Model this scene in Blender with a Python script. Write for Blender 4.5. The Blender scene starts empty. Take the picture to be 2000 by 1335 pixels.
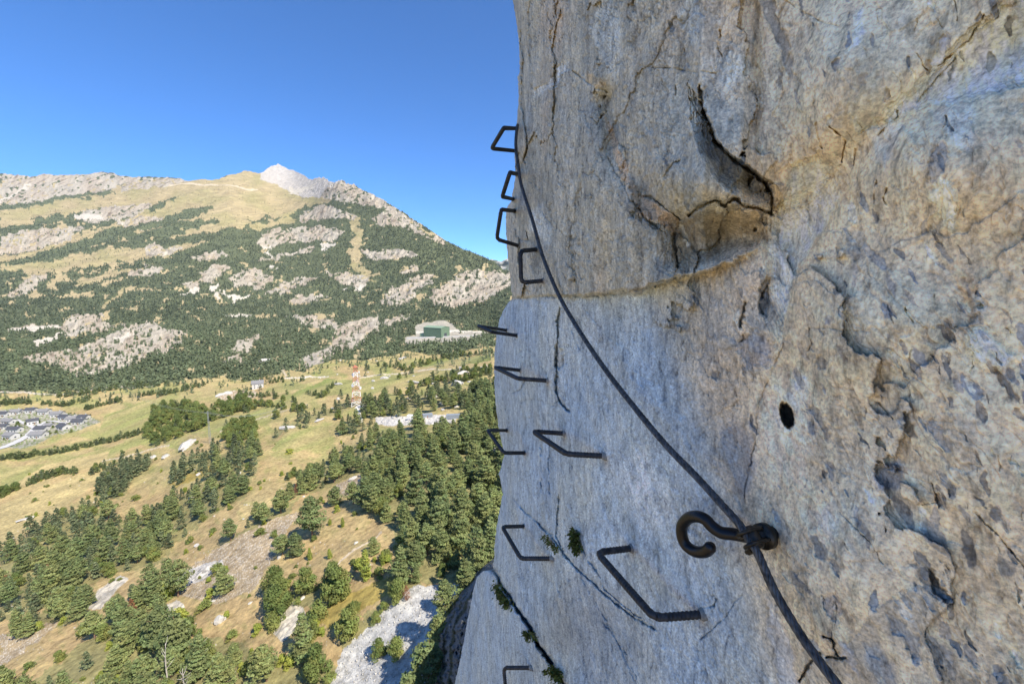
import bpy, math, random, time
import numpy as np
T0 = time.time()
random.seed(7); np.random.seed(7)
scene = bpy.context.scene
col = scene.collection
R = math.radians

# ------------------------------------------------------------------ camera
F = 839.0; PITCH = R(7.0); CP, SP = math.cos(PITCH), math.sin(PITCH)
cam_d = bpy.data.cameras.new("camera"); cam = bpy.data.objects.new("camera", cam_d); col.objects.link(cam)
cam_d.sensor_width = 36.0; cam_d.lens = 36.0 * F / 2000.0
cam_d.clip_start = 0.01; cam_d.clip_end = 60000
cam.location = (0, 0, 0); cam.rotation_euler = (R(90) - PITCH, 0, 0)
scene.camera = cam

# ------------------------------------------------------------------ sky, sun, exposure
SUN_H = np.array([0.74, -0.67]); SUN_H /= np.linalg.norm(SUN_H); SUN_EL = R(49)
sun_vec = (SUN_H[0] * math.cos(SUN_EL), SUN_H[1] * math.cos(SUN_EL), math.sin(SUN_EL))
w = bpy.data.worlds.new("World"); scene.world = w; w.use_nodes = True
nt = w.node_tree; nt.nodes.clear()
sky = nt.nodes.new('ShaderNodeTexSky'); sky.sky_type = 'NISHITA'; sky.sun_disc = False
sky.sun_elevation = SUN_EL; sky.sun_rotation = math.atan2(SUN_H[0], SUN_H[1])
sky.altitude = 3500; sky.air_density = 1.0; sky.dust_density = 0.0; sky.ozone_density = 10
bg = nt.nodes.new('ShaderNodeBackground'); bg.inputs['Strength'].default_value = 0.15
wo = nt.nodes.new('ShaderNodeOutputWorld')
hs = nt.nodes.new('ShaderNodeHueSaturation'); hs.inputs['Saturation'].default_value = 1.10; hs.inputs['Value'].default_value = 0.95
nt.links.new(sky.outputs[0], hs.inputs['Color']); nt.links.new(hs.outputs[0], bg.inputs[0]); nt.links.new(bg.outputs[0], wo.inputs[0])
sl = bpy.data.lights.new("sun", 'SUN'); sl.energy = 4.5; sl.angle = R(0.5); sl.color = (1.0, 0.94, 0.84)
so = bpy.data.objects.new("sun", sl); col.objects.link(so)
from mathutils import Vector
so.rotation_euler = Vector(sun_vec).to_track_quat('Z', 'Y').to_euler()
scene.view_settings.view_transform = 'Standard'; scene.view_settings.look = 'None'
scene.view_settings.gamma = 1.0; scene.view_settings.exposure = 0.86
scene.render.engine = 'CYCLES'

# ------------------------------------------------------------------ helpers
def dirs(px, py):
    u = (np.asarray(px, float) - 1000.0) / F; v = (np.asarray(py, float) - 667.5) / F
    return u, CP - v * SP, -SP - v * CP          # x, y, z of the view ray

def _hash(ix, iy, seed):
    h = (ix.astype(np.int64) * 374761393 + iy.astype(np.int64) * 668265263 + seed * 1442695041) & 0xffffffff
    h = ((h ^ (h >> 13)) * 1274126177) & 0xffffffff
    return (h ^ (h >> 16)) & 0xffffffff

def gn(x, y, seed=0):                            # gradient noise, about -1..1
    x = np.asarray(x, float); y = np.asarray(y, float)
    xi = np.floor(x); yi = np.floor(y); fx = x - xi; fy = y - yi
    xi = xi.astype(np.int64); yi = yi.astype(np.int64)
    sx = fx * fx * fx * (fx * (fx * 6 - 15) + 10); sy = fy * fy * fy * (fy * (fy * 6 - 15) + 10)
    def g(dx, dy):
        a = _hash(xi + dx, yi + dy, seed) * (2 * math.pi / 4294967296.0)
        return np.cos(a) * (fx - dx) + np.sin(a) * (fy - dy)
    a = g(0, 0); b = g(1, 0); c = g(0, 1); d = g(1, 1)
    return 1.45 * ((a + (b - a) * sx) * (1 - sy) + (c + (d - c) * sx) * sy)

def fbm(x, y, o=4, seed=0, gain=0.5):
    r = 0; a = 1.0; t = 0
    for i in range(o):
        r = r + a * gn(np.asarray(x) * 2 ** i, np.asarray(y) * 2 ** i, seed + i * 17); t += a; a *= gain
    return r / t
def ridged(x, y, o=4, seed=0, gain=0.5):
    r = 0; a = 1.0; t = 0
    for i in range(o):
        r = r + a * (1 - np.abs(gn(np.asarray(x) * 2 ** i, np.asarray(y) * 2 ** i, seed + i * 17)) * 1.6); t += a; a *= gain
    return r / t
def sst(a, b, x):
    t = np.clip((x - a) / (b - a), 0, 1); return t * t * (3 - 2 * t)

def in_poly(px, py, poly):
    P = np.array(poly, float); n = len(P)
    r = np.zeros(px.shape, bool)
    m = (px >= P[:, 0].min()) & (px <= P[:, 0].max()) & (py >= P[:, 1].min()) & (py <= P[:, 1].max())
    if not m.any(): return r
    x = px[m]; y = py[m]; c = np.zeros(x.shape, bool); j = n - 1
    for i in range(n):
        xi, yi = P[i]; xj, yj = P[j]
        if yi != yj:
            c ^= ((yi > y) != (yj > y)) & (x < (xj - xi) * (y - yi) / (yj - yi) + xi)
        j = i
    r[m] = c
    return r

def seg_dist(px, py, line, pad):
    """distance to a polyline (inf beyond pad) and the position along it"""
    d = np.full(px.shape, 1e9); L = np.array(line, float)
    m = (px > L[:, 0].min() - pad) & (px < L[:, 0].max() + pad) & (py > L[:, 1].min() - pad) & (py < L[:, 1].max() + pad)
    if not m.any(): return d, m
    x = px[m]; y = py[m]; dd = np.full(x.shape, 1e9)
    for (ax, ay), (bx, by) in zip(L[:-1], L[1:]):
        vx, vy = bx - ax, by - ay; l2 = vx * vx + vy * vy + 1e-9
        t = np.clip(((x - ax) * vx + (y - ay) * vy) / l2, 0, 1)
        dd = np.minimum(dd, np.hypot(x - ax - t * vx, y - ay - t * vy))
    d[m] = dd
    return d, m

def mesh_np(name, V, Fc, mat, parent=None, colors=None, smooth=True, link=True):
    """V (n,3), Fc (m,3) or (m,4) index array"""
    V = np.ascontiguousarray(V, dtype=np.float32); Fc = np.ascontiguousarray(Fc, dtype=np.int32)
    me = bpy.data.meshes.new(name); k = Fc.shape[1]; m = len(Fc)
    me.vertices.add(len(V)); me.vertices.foreach_set('co', V.ravel())
    me.loops.add(m * k); me.loops.foreach_set('vertex_index', Fc.ravel())
    me.polygons.add(m); me.polygons.foreach_set('loop_start', np.arange(0, m * k, k, dtype=np.int32))
    me.polygons.foreach_set('loop_total', np.full(m, k, dtype=np.int32))
    me.update(calc_edges=True); me.validate()
    if smooth: me.polygons.foreach_set('use_smooth', np.ones(len(me.polygons), bool))
    if colors is not None:
        a = me.color_attributes.new('Col', 'FLOAT_COLOR', 'POINT')
        c = np.ones((len(V), 4), np.float32); c[:, :3] = colors
        a.data.foreach_set('color', c.ravel())
    if mat: me.materials.append(mat)
    o = bpy.data.objects.new(name, me)
    if link: col.objects.link(o)
    if parent is not None: o.parent = parent
    return o

def empty(name, loc=(0, 0, 0), rz=0.0):
    o = bpy.data.objects.new(name, None); col.objects.link(o)
    o.location = loc; o.rotation_euler = (0, 0, rz); o.empty_display_size = 0.2
    return o
def tag(o, label=None, cat=None, group=None, kind=None):
    if label: o['label'] = label
    if cat: o['category'] = cat
    if group: o['group'] = group
    if kind: o['kind'] = kind
    return o

class MB:
    def __init__(s): s.v = []; s.f = []; s.n = 0; s.c = []
    def add(s, V, Fs, c=None):
        V = np.asarray(V, float)
        for f in Fs: s.f.append([i + s.n for i in f])
        s.v.append(V); s.n += len(V)
        if c is not None: s.c.append(np.tile(np.array(c, float), (len(V), 1)))
    def box(s, lo, hi, c=None):
        x0, y0, z0 = lo; x1, y1, z1 = hi
        V = [(x0, y0, z0), (x1, y0, z0), (x1, y1, z0), (x0, y1, z0), (x0, y0, z1), (x1, y0, z1), (x1, y1, z1), (x0, y1, z1)]
        s.add(V, [(0, 3, 2, 1), (4, 5, 6, 7), (0, 1, 5, 4), (1, 2, 6, 5), (2, 3, 7, 6), (3, 0, 4, 7)], c)
    def tube(s, pts, rad, seg=10, cap=True, c=None):
        V, Fs = tube_geo(pts, rad, seg, cap); s.add(V, Fs, c)
    def build(s, name, mat, parent=None, smooth=False):
        V = np.concatenate(s.v); me = bpy.data.meshes.new(name)
        me.from_pydata(V.tolist(), [], s.f); me.update()
        if smooth:
            me.polygons.foreach_set('use_smooth', np.ones(len(me.polygons), bool))
        if s.c:
            a = me.color_attributes.new('Col', 'FLOAT_COLOR', 'POINT')
            cc = np.ones((len(V), 4), np.float32); cc[:, :3] = np.concatenate(s.c); a.data.foreach_set('color', cc.ravel())
        me.materials.append(mat)
        o = bpy.data.objects.new(name, me); col.objects.link(o)
        if parent is not None: o.parent = parent
        return o

def tube_geo(pts, rad, seg=10, cap=True):
    P = np.array(pts, float); n = len(P)
    rad = np.full(n, rad) if np.isscalar(rad) else np.array(rad, float)
    T = np.gradient(P, axis=0); T /= np.linalg.norm(T, axis=1)[:, None] + 1e-12
    up = np.array([0, 0, 1.0]) if abs(T[0][2]) < 0.9 else np.array([1.0, 0, 0])
    N = np.zeros_like(P); a = np.cross(T[0], up); N[0] = a / np.linalg.norm(a)
    for i in range(1, n):
        b = N[i - 1] - T[i] * np.dot(N[i - 1], T[i]); N[i] = b / (np.linalg.norm(b) + 1e-12)
    B = np.cross(T, N); th = np.linspace(0, 2 * math.pi, seg, endpoint=False)
    V = P[:, None, :] + rad[:, None, None] * (np.cos(th)[None, :, None] * N[:, None, :] + np.sin(th)[None, :, None] * B[:, None, :])
    V = V.reshape(-1, 3); Fs = []
    for i in range(n - 1):
        for j in range(seg):
            k = (j + 1) % seg
            Fs.append((i * seg + j, i * seg + k, (i + 1) * seg + k, (i + 1) * seg + j))
    if cap:
        Fs.append(tuple(range(seg))[::-1]); Fs.append(tuple((n - 1) * seg + j for j in range(seg)))
    return V, Fs

def catmull(P, step):
    P = [np.array(p, float) for p in P]; P = [2 * P[0] - P[1]] + P + [2 * P[-1] - P[-2]]; out = []
    for i in range(1, len(P) - 2):
        L = np.linalg.norm(P[i + 1] - P[i]); n = max(2, int(L / step))
        for k in range(n):
            t = k / n; p0, p1, p2, p3 = P[i - 1:i + 3]
            out.append(0.5 * ((2 * p1) + (-p0 + p2) * t + (2 * p0 - 5 * p1 + 4 * p2 - p3) * t * t + (-p0 + 3 * p1 - 3 * p2 + p3) * t ** 3))
    out.append(P[-2]); return np.array(out)

# ------------------------------------------------------------------ materials
def new_mat(name):
    m = bpy.data.materials.new(name); m.use_nodes = True
    b = m.node_tree.nodes['Principled BSDF']; return m, m.node_tree, b
def N(nt, t, **kw):
    n = nt.nodes.new(t)
    for k, v in kw.items():
        if k in n.inputs: n.inputs[k].default_value = v
        else: setattr(n, k, v)
    return n
def coords(nt, scale=(1, 1, 1)):
    tc = N(nt, 'ShaderNodeTexCoord'); mp = N(nt, 'ShaderNodeMapping'); mp.inputs['Scale'].default_value = scale
    nt.links.new(tc.outputs['Object'], mp.inputs['Vector']); return mp.outputs[0]
def ramp(nt, src, stops):
    r = N(nt, 'ShaderNodeValToRGB'); e = r.color_ramp.elements
    e[0].position = stops[0][0]; e[0].color = (*stops[0][1], 1); e[1].position = stops[-1][0]; e[1].color = (*stops[-1][1], 1)
    for p, c in stops[1:-1]:
        k = e.new(p); k.color = (*c, 1)
    nt.links.new(src, r.inputs[0]); return r.outputs[0]
def mul(nt, a, b, fac=1.0, mode='MULTIPLY'):
    m = nt.nodes.new('ShaderNodeMix'); m.data_type = 'RGBA'; m.blend_type = mode; m.inputs[0].default_value = fac
    nt.links.new(a, m.inputs[6]); nt.links.new(b, m.inputs[7]); return m.outputs[2]

def plain(name, c, rough=0.7, metal=0.0, var=0.25, scale=8.0, bump=0.0, c2=None):
    m, t, b = new_mat(name)
    n = N(t, 'ShaderNodeTexNoise', Scale=scale, Detail=5.0); t.links.new(coords(t), n.inputs['Vector'])
    lo = tuple(x * (1 - var) for x in c); hi = tuple(min(1, x * (1 + var)) for x in (c2 or c))
    t.links.new(ramp(t, n.outputs[0], [(0.3, lo), (0.7, hi)]), b.inputs['Base Color'])
    b.inputs['Roughness'].default_value = rough; b.inputs['Metallic'].default_value = metal
    if bump:
        bp = N(t, 'ShaderNodeBump', Strength=bump, Distance=0.01); t.links.new(n.outputs[0], bp.inputs['Height']); t.links.new(bp.outputs[0], b.inputs['Normal'])
    return m

# terrain
m_ter, t, b = new_mat('hillside_ground')
at = N(t, 'ShaderNodeVertexColor', layer_name='Col')
n1 = N(t, 'ShaderNodeTexNoise', Scale=0.55, Detail=8.0, Roughness=0.7); t.links.new(coords(t), n1.inputs[0])
n2 = N(t, 'ShaderNodeTexNoise', Scale=0.06, Detail=6.0, Roughness=0.65); t.links.new(coords(t), n2.inputs[0])
c1 = mul(t, at.outputs[0], ramp(t, n1.outputs[0], [(0.3, (0.5, .48, .42)), (0.5, (1, 1, 1)), (0.7, (1.45, 1.42, 1.32))]))
c2 = mul(t, c1, ramp(t, n2.outputs[0], [(0.3, (0.78,) * 3), (0.7, (1.22, 1.2, 1.15))]))
t.links.new(c2, b.inputs['Base Color']); b.inputs['Roughness'].default_value = 0.95
b.inputs['Specular IOR Level'].default_value = 0.15
bp = N(t, 'ShaderNodeBump', Strength=0.7, Distance=0.6); t.links.new(n1.outputs[0], bp.inputs['Height']); t.links.new(bp.outputs[0], b.inputs['Normal'])

# cliff
m_cliff, t, b = new_mat('cliff_rock')
at = N(t, 'ShaderNodeVertexColor', layer_name='Col')
co = coords(t); cs = coords(t, (1, 1, 0.35))
n1 = N(t, 'ShaderNodeTexNoise', Scale=150.0, Detail=6.0, Roughness=0.7); t.links.new(co, n1.inputs[0])
n2 = N(t, 'ShaderNodeTexNoise', Scale=42.0, Detail=7.0, Roughness=0.68, Distortion=0.6); t.links.new(cs, n2.inputs[0])
n3 = N(t, 'ShaderNodeTexNoise', Scale=9.0, Detail=8.0, Roughness=0.62, Distortion=0.9); t.links.new(cs, n3.inputs[0])
vo = N(t, 'ShaderNodeTexVoronoi', Scale=14.0, feature='DISTANCE_TO_EDGE')
dv = nt_mix = mul(t, cs, n3.outputs[1], 0.12, 'MIX'); t.links.new(dv, vo.inputs['Vector'])
c1 = mul(t, at.outputs[0], ramp(t, n1.outputs[0], [(0.33, (0.60,) * 3), (0.5, (1, 1, 1)), (0.67, (1.38,) * 3)]))
c1 = mul(t, c1, ramp(t, n2.outputs[0], [(0.33, (0.50, 0.51, 0.53)), (0.44, (0.95,) * 3), (0.62, (1.30, 1.29, 1.26))]))
c1 = mul(t, c1, ramp(t, n3.outputs[0], [(0.32, (0.78, 0.81, 0.85)), (0.5, (1, 1, 1)), (0.7, (1.12, 1.09, 1.04))]))
t.links.new(c1, b.inputs['Base Color']); b.inputs['Roughness'].default_value = 0.85
b.inputs['Specular IOR Level'].default_value = 0.25
b1 = N(t, 'ShaderNodeBump', Strength=0.40, Distance=0.004); t.links.new(n2.outputs[0], b1.inputs['Height'])
b2 = N(t, 'ShaderNodeBump', Strength=0.5, Distance=0.0016); t.links.new(n1.outputs[0], b2.inputs['Height']); t.links.new(b1.outputs[0], b2.inputs['Normal'])
t.links.new(b2.outputs[0], b.inputs['Normal'])

def leafmat(name, dark, light, rough=0.8):
    m, t, b = new_mat(name)
    at = N(t, 'ShaderNodeVertexColor', layer_name='Col'); oi = N(t, 'ShaderNodeObjectInfo')
    c = ramp(t, oi.outputs['Random'], [(0, dark), (1, light)])
    t.links.new(mul(t, c, at.outputs[0]), b.inputs['Base Color'])
    b.inputs['Roughness'].default_value = rough; b.inputs['Specular IOR Level'].default_value = 0.2
    tr = N(t, 'ShaderNodeBsdfTranslucent'); mx = N(t, 'ShaderNodeMixShader'); mx.inputs[0].default_value = 0.38
    t.links.new(mul(t, c, at.outputs[0]), tr.inputs[0])
    out = t.nodes['Material Output']; t.links.new(b.outputs[0], mx.inputs[1]); t.links.new(tr.outputs[0], mx.inputs[2]); t.links.new(mx.outputs[0], out.inputs[0])
    return m
m_pine = leafmat('pine_needles', (0.19, 0.235, 0.10), (0.29, 0.325, 0.13))
m_broad = leafmat('broad_leaves', (0.17, 0.21, 0.07), (0.27, 0.30, 0.10))
m_bright = leafmat('bright_leaves', (0.26, 0.31, 0.07), (0.34, 0.38, 0.09))
m_dead = leafmat('dead_needles', (0.30, 0.13, 0.07), (0.36, 0.18, 0.10))
m_far = leafmat('far_needles', (0.142, 0.168, 0.104), (0.142, 0.168, 0.104))
m_bark = plain('pine_bark', (0.16, 0.11, 0.075), 0.9, var=0.4, scale=3, c2=(0.22, 0.13, 0.08))
m_deadw = plain('dead_wood', (0.42, 0.38, 0.32), 0.9, var=0.3, scale=4)

# ================================================================== TERRAIN
SC = 0.8
ctrl = [  # px, py, forward metres (scaled by SC)
 (700,1335,93),(0,1335,128),(350,1335,108),(880,1335,86),(1000,1335,84),(1200,1335,80),(-500,1335,190),(700,1600,62),(0,1600,80),(1200,1600,55),(-500,1600,110),
 (880,1150,113),(1000,1150,112),(1300,1150,112),(900,800,330),(1000,800,345),(1300,800,360),(960,700,560),(1300,700,600),(697,790,430),(853,660,950),(960,655,1000),(1300,650,1050),
 (700,720,680),(500,760,640),(200,770,700),(0,790,680),(-500,790,700),(90,840,560),(0,870,500),(0,1000,330),(-500,1000,380),(300,1000,270),(0,1150,205),(-500,1150,250),(200,1150,178),
 (500,1000,210),(450,1150,147),(560,830,380),(450,870,345),(700,1000,180),(620,1100,146),(850,1000,168),(1000,1000,168),(1300,1000,165),(300,870,440),(150,920,400),(780,880,255),(640,900,290),
 (200,700,900),(0,700,930),(-500,700,950),(200,600,1400),(-500,600,1450),(200,500,2200),(-500,500,2300),(0,600,1450),(0,500,2300),(200,400,3400),(0,400,3400),(-500,400,3500),(200,345,4500),(0,342,4500),(-500,330,4600),
 (400,680,950),(500,600,1500),(500,500,2250),(500,400,3300),(480,345,4000),(540,370,4300),(543,322,5400),(575,335,5200),
 (700,600,1450),(700,500,2050),(700,400,2700),(690,365,2900),(640,352,3300),(640,680,900),(700,670,950),(850,600,1300),(850,500,1900),(850,460,2100),(760,402,2500),(900,485,2000),(950,560,1500),(980,525,1800),(980,600,1180),(1300,600,1300),(1300,540,1700),
]
ctrl = np.array(ctrl, float); cxy = ctrl[:, :2] / 400.0; cz = np.log(ctrl[:, 2] * SC)
def tps(r2): return 0.5 * r2 * np.log(r2 + 1e-12)
nC = len(ctrl)
A = np.zeros((nC + 3, nC + 3)); r2 = ((cxy[:, None] - cxy[None]) ** 2).sum(-1)
A[:nC, :nC] = tps(r2) + np.eye(nC) * 0.004; A[:nC, nC] = 1; A[:nC, nC + 1:] = cxy; A[nC, :nC] = 1; A[nC + 1:, :nC] = cxy.T
sol = np.linalg.solve(A, np.concatenate([cz, np.zeros(3)]))
def logY(px, py):
    shp = np.shape(px); x = np.ravel(px) / 400.0; y = np.ravel(py) / 400.0
    r = sol[nC] + sol[nC + 1] * x + sol[nC + 2] * y
    for i in range(nC):
        r = r + sol[i] * tps((x - cxy[i, 0]) ** 2 + (y - cxy[i, 1]) ** 2)
    return r.reshape(shp)

SIL = np.array([(-600,318),(-300,330),(0,339),(60,345),(95,340),(130,343),(165,341),(198,335),(222,338),(240,345),(300,345),(335,347),(370,353),(400,351),(430,349),(455,340),(482,334),(505,338),(514,336),
 (528,326),(543,319),(552,324),(563,329),(574,333),(590,341),(603,349),(612,350),(622,347),(640,350),(652,357),(668,354),(690,360),(710,372),(730,382),(760,399),(800,424),(840,450),(875,474),(910,491),(940,501),(965,512),(985,528),(1010,532),(1300,540),(1500,540)], float)
def sil_y(px): return np.interp(px, SIL[:, 0], SIL[:, 1]) + 1.2 * gn(px / 9.0, px * 0 + .5, 5) + .8 * gn(px / 3.5, px * 0 + .5, 6)

ROCKS = [
 [(232,432),(300,420),(330,426),(300,448),(240,455)], [(110,640),(150,612),(200,620),(230,640),(180,652),(120,655)], [(560,585),(600,575),(640,580),(620,590),(580,594)], [(880,440),(905,470),(890,474),(870,455)], [(380,500),(430,490),(450,496),(420,508),(385,512)], [(250,530),(290,520),(320,528),(290,540),(255,542)], [(560,735),(600,728),(640,715),(650,722),(610,738),(565,742)],
 [(583,432),(600,408),(625,400),(655,405),(690,418),(702,428),(680,432),(640,428),(610,430)],
 [(725,425),(745,412),(765,413),(790,425),(822,448),(840,460),(870,476),(868,484),(835,464),(800,450),(780,442),(750,438),(735,436)],
 [(504,480),(515,455),(540,450),(560,455),(590,445),(600,443),(625,442),(665,450),(660,465),(630,472),(560,475),(540,478),(520,486),(505,484)],
 [(501,505),(545,495),(590,486),(618,482),(620,490),(585,498),(540,505),(505,507)],
 [(708,490),(715,484),(740,490),(760,484),(790,490),(812,497),(810,503),(780,504),(745,508),(720,502)],
 [(635,533),(665,532),(700,540),(722,538),(725,548),(712,562),(702,572),(690,560),(665,548),(645,545)],
 [(452,545),(460,530),(500,527),(530,540),(530,555),(505,567),(480,562),(455,556)],
 [(520,575),(550,556),(575,540),(610,540),(615,547),(590,553),(565,570),(550,577),(530,577)],
 [(750,590),(750,572),(775,560),(800,545),(830,532),(855,548),(848,558),(820,570),(800,585),(775,600),(755,598)],
 [(783,533),(800,520),(822,522),(815,528),(790,535)],
 [(835,590),(850,565),(875,550),(900,535),(925,527),(960,530),(1010,535),(1003,560),(970,575),(940,590),(900,598),(860,595)],
 [(560,620),(600,614),(650,622),(665,635),(700,628),(735,618),(748,630),(740,645),(715,660),(690,680),(660,690),(640,700),(615,718),(590,705),(610,690),(640,675),(650,660),(655,645),(620,640),(580,630)],
 [(748,632),(770,618),(795,612),(795,622),(775,635),(760,640)],
 [(30,700),(80,690),(150,685),(200,660),(260,632),(300,630),(330,645),(360,650),(350,670),(330,690),(300,690),(270,705),(240,720),(190,735),(140,737),(110,715),(60,708)],
 [(440,710),(450,690),(470,665),(500,655),(512,658),(490,680),(470,700),(460,710)],
 [(5,640),(60,630),(110,635),(165,632),(150,642),(100,643),(30,648)],
 [(0,455),(60,450),(150,443),(175,450),(120,475),(60,490),(0,497)],
 [(10,585),(30,560),(60,540),(90,537),(92,545),(70,565),(40,580)],
 [(0,405),(0,335),(240,335),(252,352),(235,362),(215,372),(160,378),(110,390),(60,396)],
 [(250,345),(370,350),(330,362),(270,370),(235,372)],
 [(612,378),(625,350),(655,350),(690,355),(735,383),(780,410),(805,428),(800,432),(760,412),(720,402),(680,400),(650,392),(630,388)],
 [(160,415),(215,405),(280,398),(300,405),(260,425),(190,438),(150,430)],
 [(280,485),(300,475),(350,480),(340,492),(300,505),(285,498)],
 [(395,535),(420,520),(440,517),(450,525),(430,540),(400,550),(390,545)],
 [(360,555),(400,540),(415,550),(385,565),(365,570)],
]
CREAM = [
 [(355,577),(375,566),(393,558),(396,562),(378,572),(358,579)], [(405,562),(418,553),(424,558),(418,566),(408,566)],
 [(422,575),(428,562),(434,566),(430,586),(425,582)], [(440,572),(447,564),(450,580),(470,580),(485,576),(480,584),(460,590),(450,586)],
 [(143,423),(165,417),(200,419),(198,426),(165,430),(150,428)], [(520,490),(528,488),(522,508),(519,505)],[(637,474),(652,474),(645,484),(638,496)],
 [(505,482),(532,478),(533,484),(510,487)], [(695,565),(712,556),(706,572),(698,572)], [(435,617),(480,613),(486,618),(440,622)], [(0,392),(35,372),(60,355),(62,360),(30,380),(0,398)],
 [(665,568),(672,562),(674,568),(667,570)],[(522,523),(533,517),(536,526),(524,527)],[(10,646),(60,633),(120,637),(90,645),(30,650)],[(60,668),(110,655),(125,648),(120,660),(70,678)],[(100,400),(105,398)],
 [(565,376),(600,362),(618,356),(620,362),(600,375),(580,384)],[(0,203),(1,204)],[(220,668),(260,650),(262,656),(225,674)],
]
CREAM = [c for c in CREAM if len(c) > 2]
MEADOW = [
 [(60,515),(150,497),(260,486),(310,488),(300,500),(200,512),(110,530),(60,545)],
 [(150,545),(210,530),(250,520),(262,528),(200,548),(150,560)],
 [(0,470),(40,462),(60,475),(30,490),(0,492)],
 [(330,440),(400,425),(470,425),(500,440),(440,450),(380,455),(330,462)],
 [(540,395),(600,385),(640,392),(600,402),(560,425),(520,430)],
 [(215,372),(260,352),(370,350),(430,346),(480,330),(560,350),(600,372),(650,385),(640,395),(570,400),(500,432),(440,440),(400,440),(340,445),(280,455),(230,440),(290,405),(240,380)],
 [(0,400),(60,400),(150,390),(230,375),(290,400),(160,412),(100,420),(0,450)],
 [(0,500),(60,492),(170,455),(300,430),(300,440),(190,470),(120,500),(40,530),(0,540)],
 [(90,515),(200,490),(300,480),(400,470),(330,500),(270,510),(200,515),(100,540)],
 [(688,428),(708,428),(708,465),(702,498),(716,530),(732,552),(703,550),(682,505),(686,460)],
 [(490,440),(560,425),(580,432),(500,452)],
 [(805,428),(850,455),(870,474),(845,462)],
 [(190,600),(215,582),(250,560),(262,556),(225,585),(200,604)],[(110,640),(150,612),(153,618),(125,642)],
]
FORESTM = [  # forest strips lying over meadow and rock
 [(0,400),(0,412),(60,406),(130,392),(220,374),(215,370),(130,384),(60,396)],
 [(0,442),(60,438),(100,424),(150,420),(152,426),(120,432),(60,448),(0,466)],
 [(0,512),(60,500),(130,480),(200,452),(300,432),(370,408),(420,402),(400,418),(330,440),(270,452),(200,475),(120,505),(60,515),(0,520)],
 [(300,400),(340,384),(345,388),(310,410),(280,415)],
 [(265,460),(330,440),(400,425),(420,430),(380,445),(320,465)],
 [(0,530),(40,525),(60,530),(30,545),(0,550)],
]
VAL_EDGE = np.array([(-600,765),(0,770),(120,765),(200,762),(300,755),(400,735),(480,745),(530,728),(600,722),(660,700),(720,702),(800,690),(880,690),(1000,670),(1400,670)], float)

C = dict(meadow=(.36,.29,.165), meadowg=(.25,.24,.10), dry=(.41,.325,.155), ochre=(.40,.29,.145), green=(.225,.25,.08), rock=(.375,.335,.27), rockp=(.36,.305,.235),
         cream=(.50,.455,.38), forest=(.105,.12,.065), scree=(.43,.42,.40), white=(.52,.49,.45))
VFIELDS = [
 ([(0,800),(60,798),(120,803),(176,812),(196,824),(150,842),(100,852),(60,872),(0,884)],'vill'),
 ([(330,905),(400,880),(420,890),(350,920)],'green'), ([(560,775),(640,742),(660,745),(600,775),(560,790)],'green'), ([(740,700),(860,700),(960,690),(960,705),(860,715),(760,716)],'green'), ([(0,870),(60,880),(150,862),(230,848),(240,856),(150,880),(40,900),(0,900)],'green'),   # valley patches: polygon, colour, edge wobble
 ([(190,845),(205,812),(290,780),(395,768),(360,782),(300,792),(285,830),(240,850),(200,858)],'green'),
 ([(0,955),(0,915),(110,900),(220,872),(290,850),(292,862),(210,895),(110,925)],'green'),
 ([(250,830),(300,800),(420,830),(300,870),(240,870)],'green'),
 ([(370,838),(470,800),(560,775),(640,740),(700,742),(690,760),(610,780),(560,800),(520,830),(440,842)],'green'),
 ([(0,1065),(0,985),(100,950),(215,905),(205,930),(130,985),(60,1025)],'dry'),
 ([(90,905),(160,892),(215,880),(205,905),(100,940),(0,975),(0,960)],'dry'),
 ([(530,880),(560,840),(630,832),(650,850),(620,870),(570,885)],'green'),
 ([(660,765),(760,735),(870,725),(880,735),(760,760),(700,775)],'green'),
 ([(620,1215),(640,1180),(720,1140),(790,1115),(790,1145),(700,1200),(650,1230)],'ochg'),
 ([(330,940),(430,900),(440,905),(400,930),(340,950)],'ochg'),
 ([(310,1150),(400,1085),(470,1045),(545,1005),(590,1000),(560,1040),(525,1100),(500,1150),(420,1180)],'stony'),
 ([(650,950),(700,925),(720,940),(700,965),(660,970)],'stony'),
 ([(120,1215),(20,1290),(0,1300),(0,1240),(60,1225)],'stony'),
 ([(325,1145),(350,1120),(400,1100),(433,1092),(438,1100),(415,1120),(380,1135),(350,1148)],'white'),
 ([(524,1225),(545,1190),(580,1172),(598,1195),(585,1225),(552,1255)],'cream'),
 ([(298,1208),(325,1180),(345,1172),(362,1185),(340,1205),(310,1215)],'cream'),
 ([(172,1192),(190,1155),(235,1126),(252,1132),(222,1160),(198,1190)],'cream'),
 ([(600,1420),(645,1335),(668,1270),(725,1218),(775,1168),(808,1146),(895,1140),(885,1180),(860,1230),(840,1290),(850,1420)],'scree'),
 ([(735,812),(770,812),(870,808),(895,812),(890,824),(850,828),(760,830),(735,824)],'white'),
 ([(788,668),(795,655),(830,650),(880,648),(940,648),(945,658),(880,668),(800,672)],'terr'),
 ([(815,655),(808,640),(825,630),(872,624),(892,640),(900,652)],'terr'),
 ([(425,770),(470,762),(500,765),(500,775),(450,785),(425,782)],'stony'),
]
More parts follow.
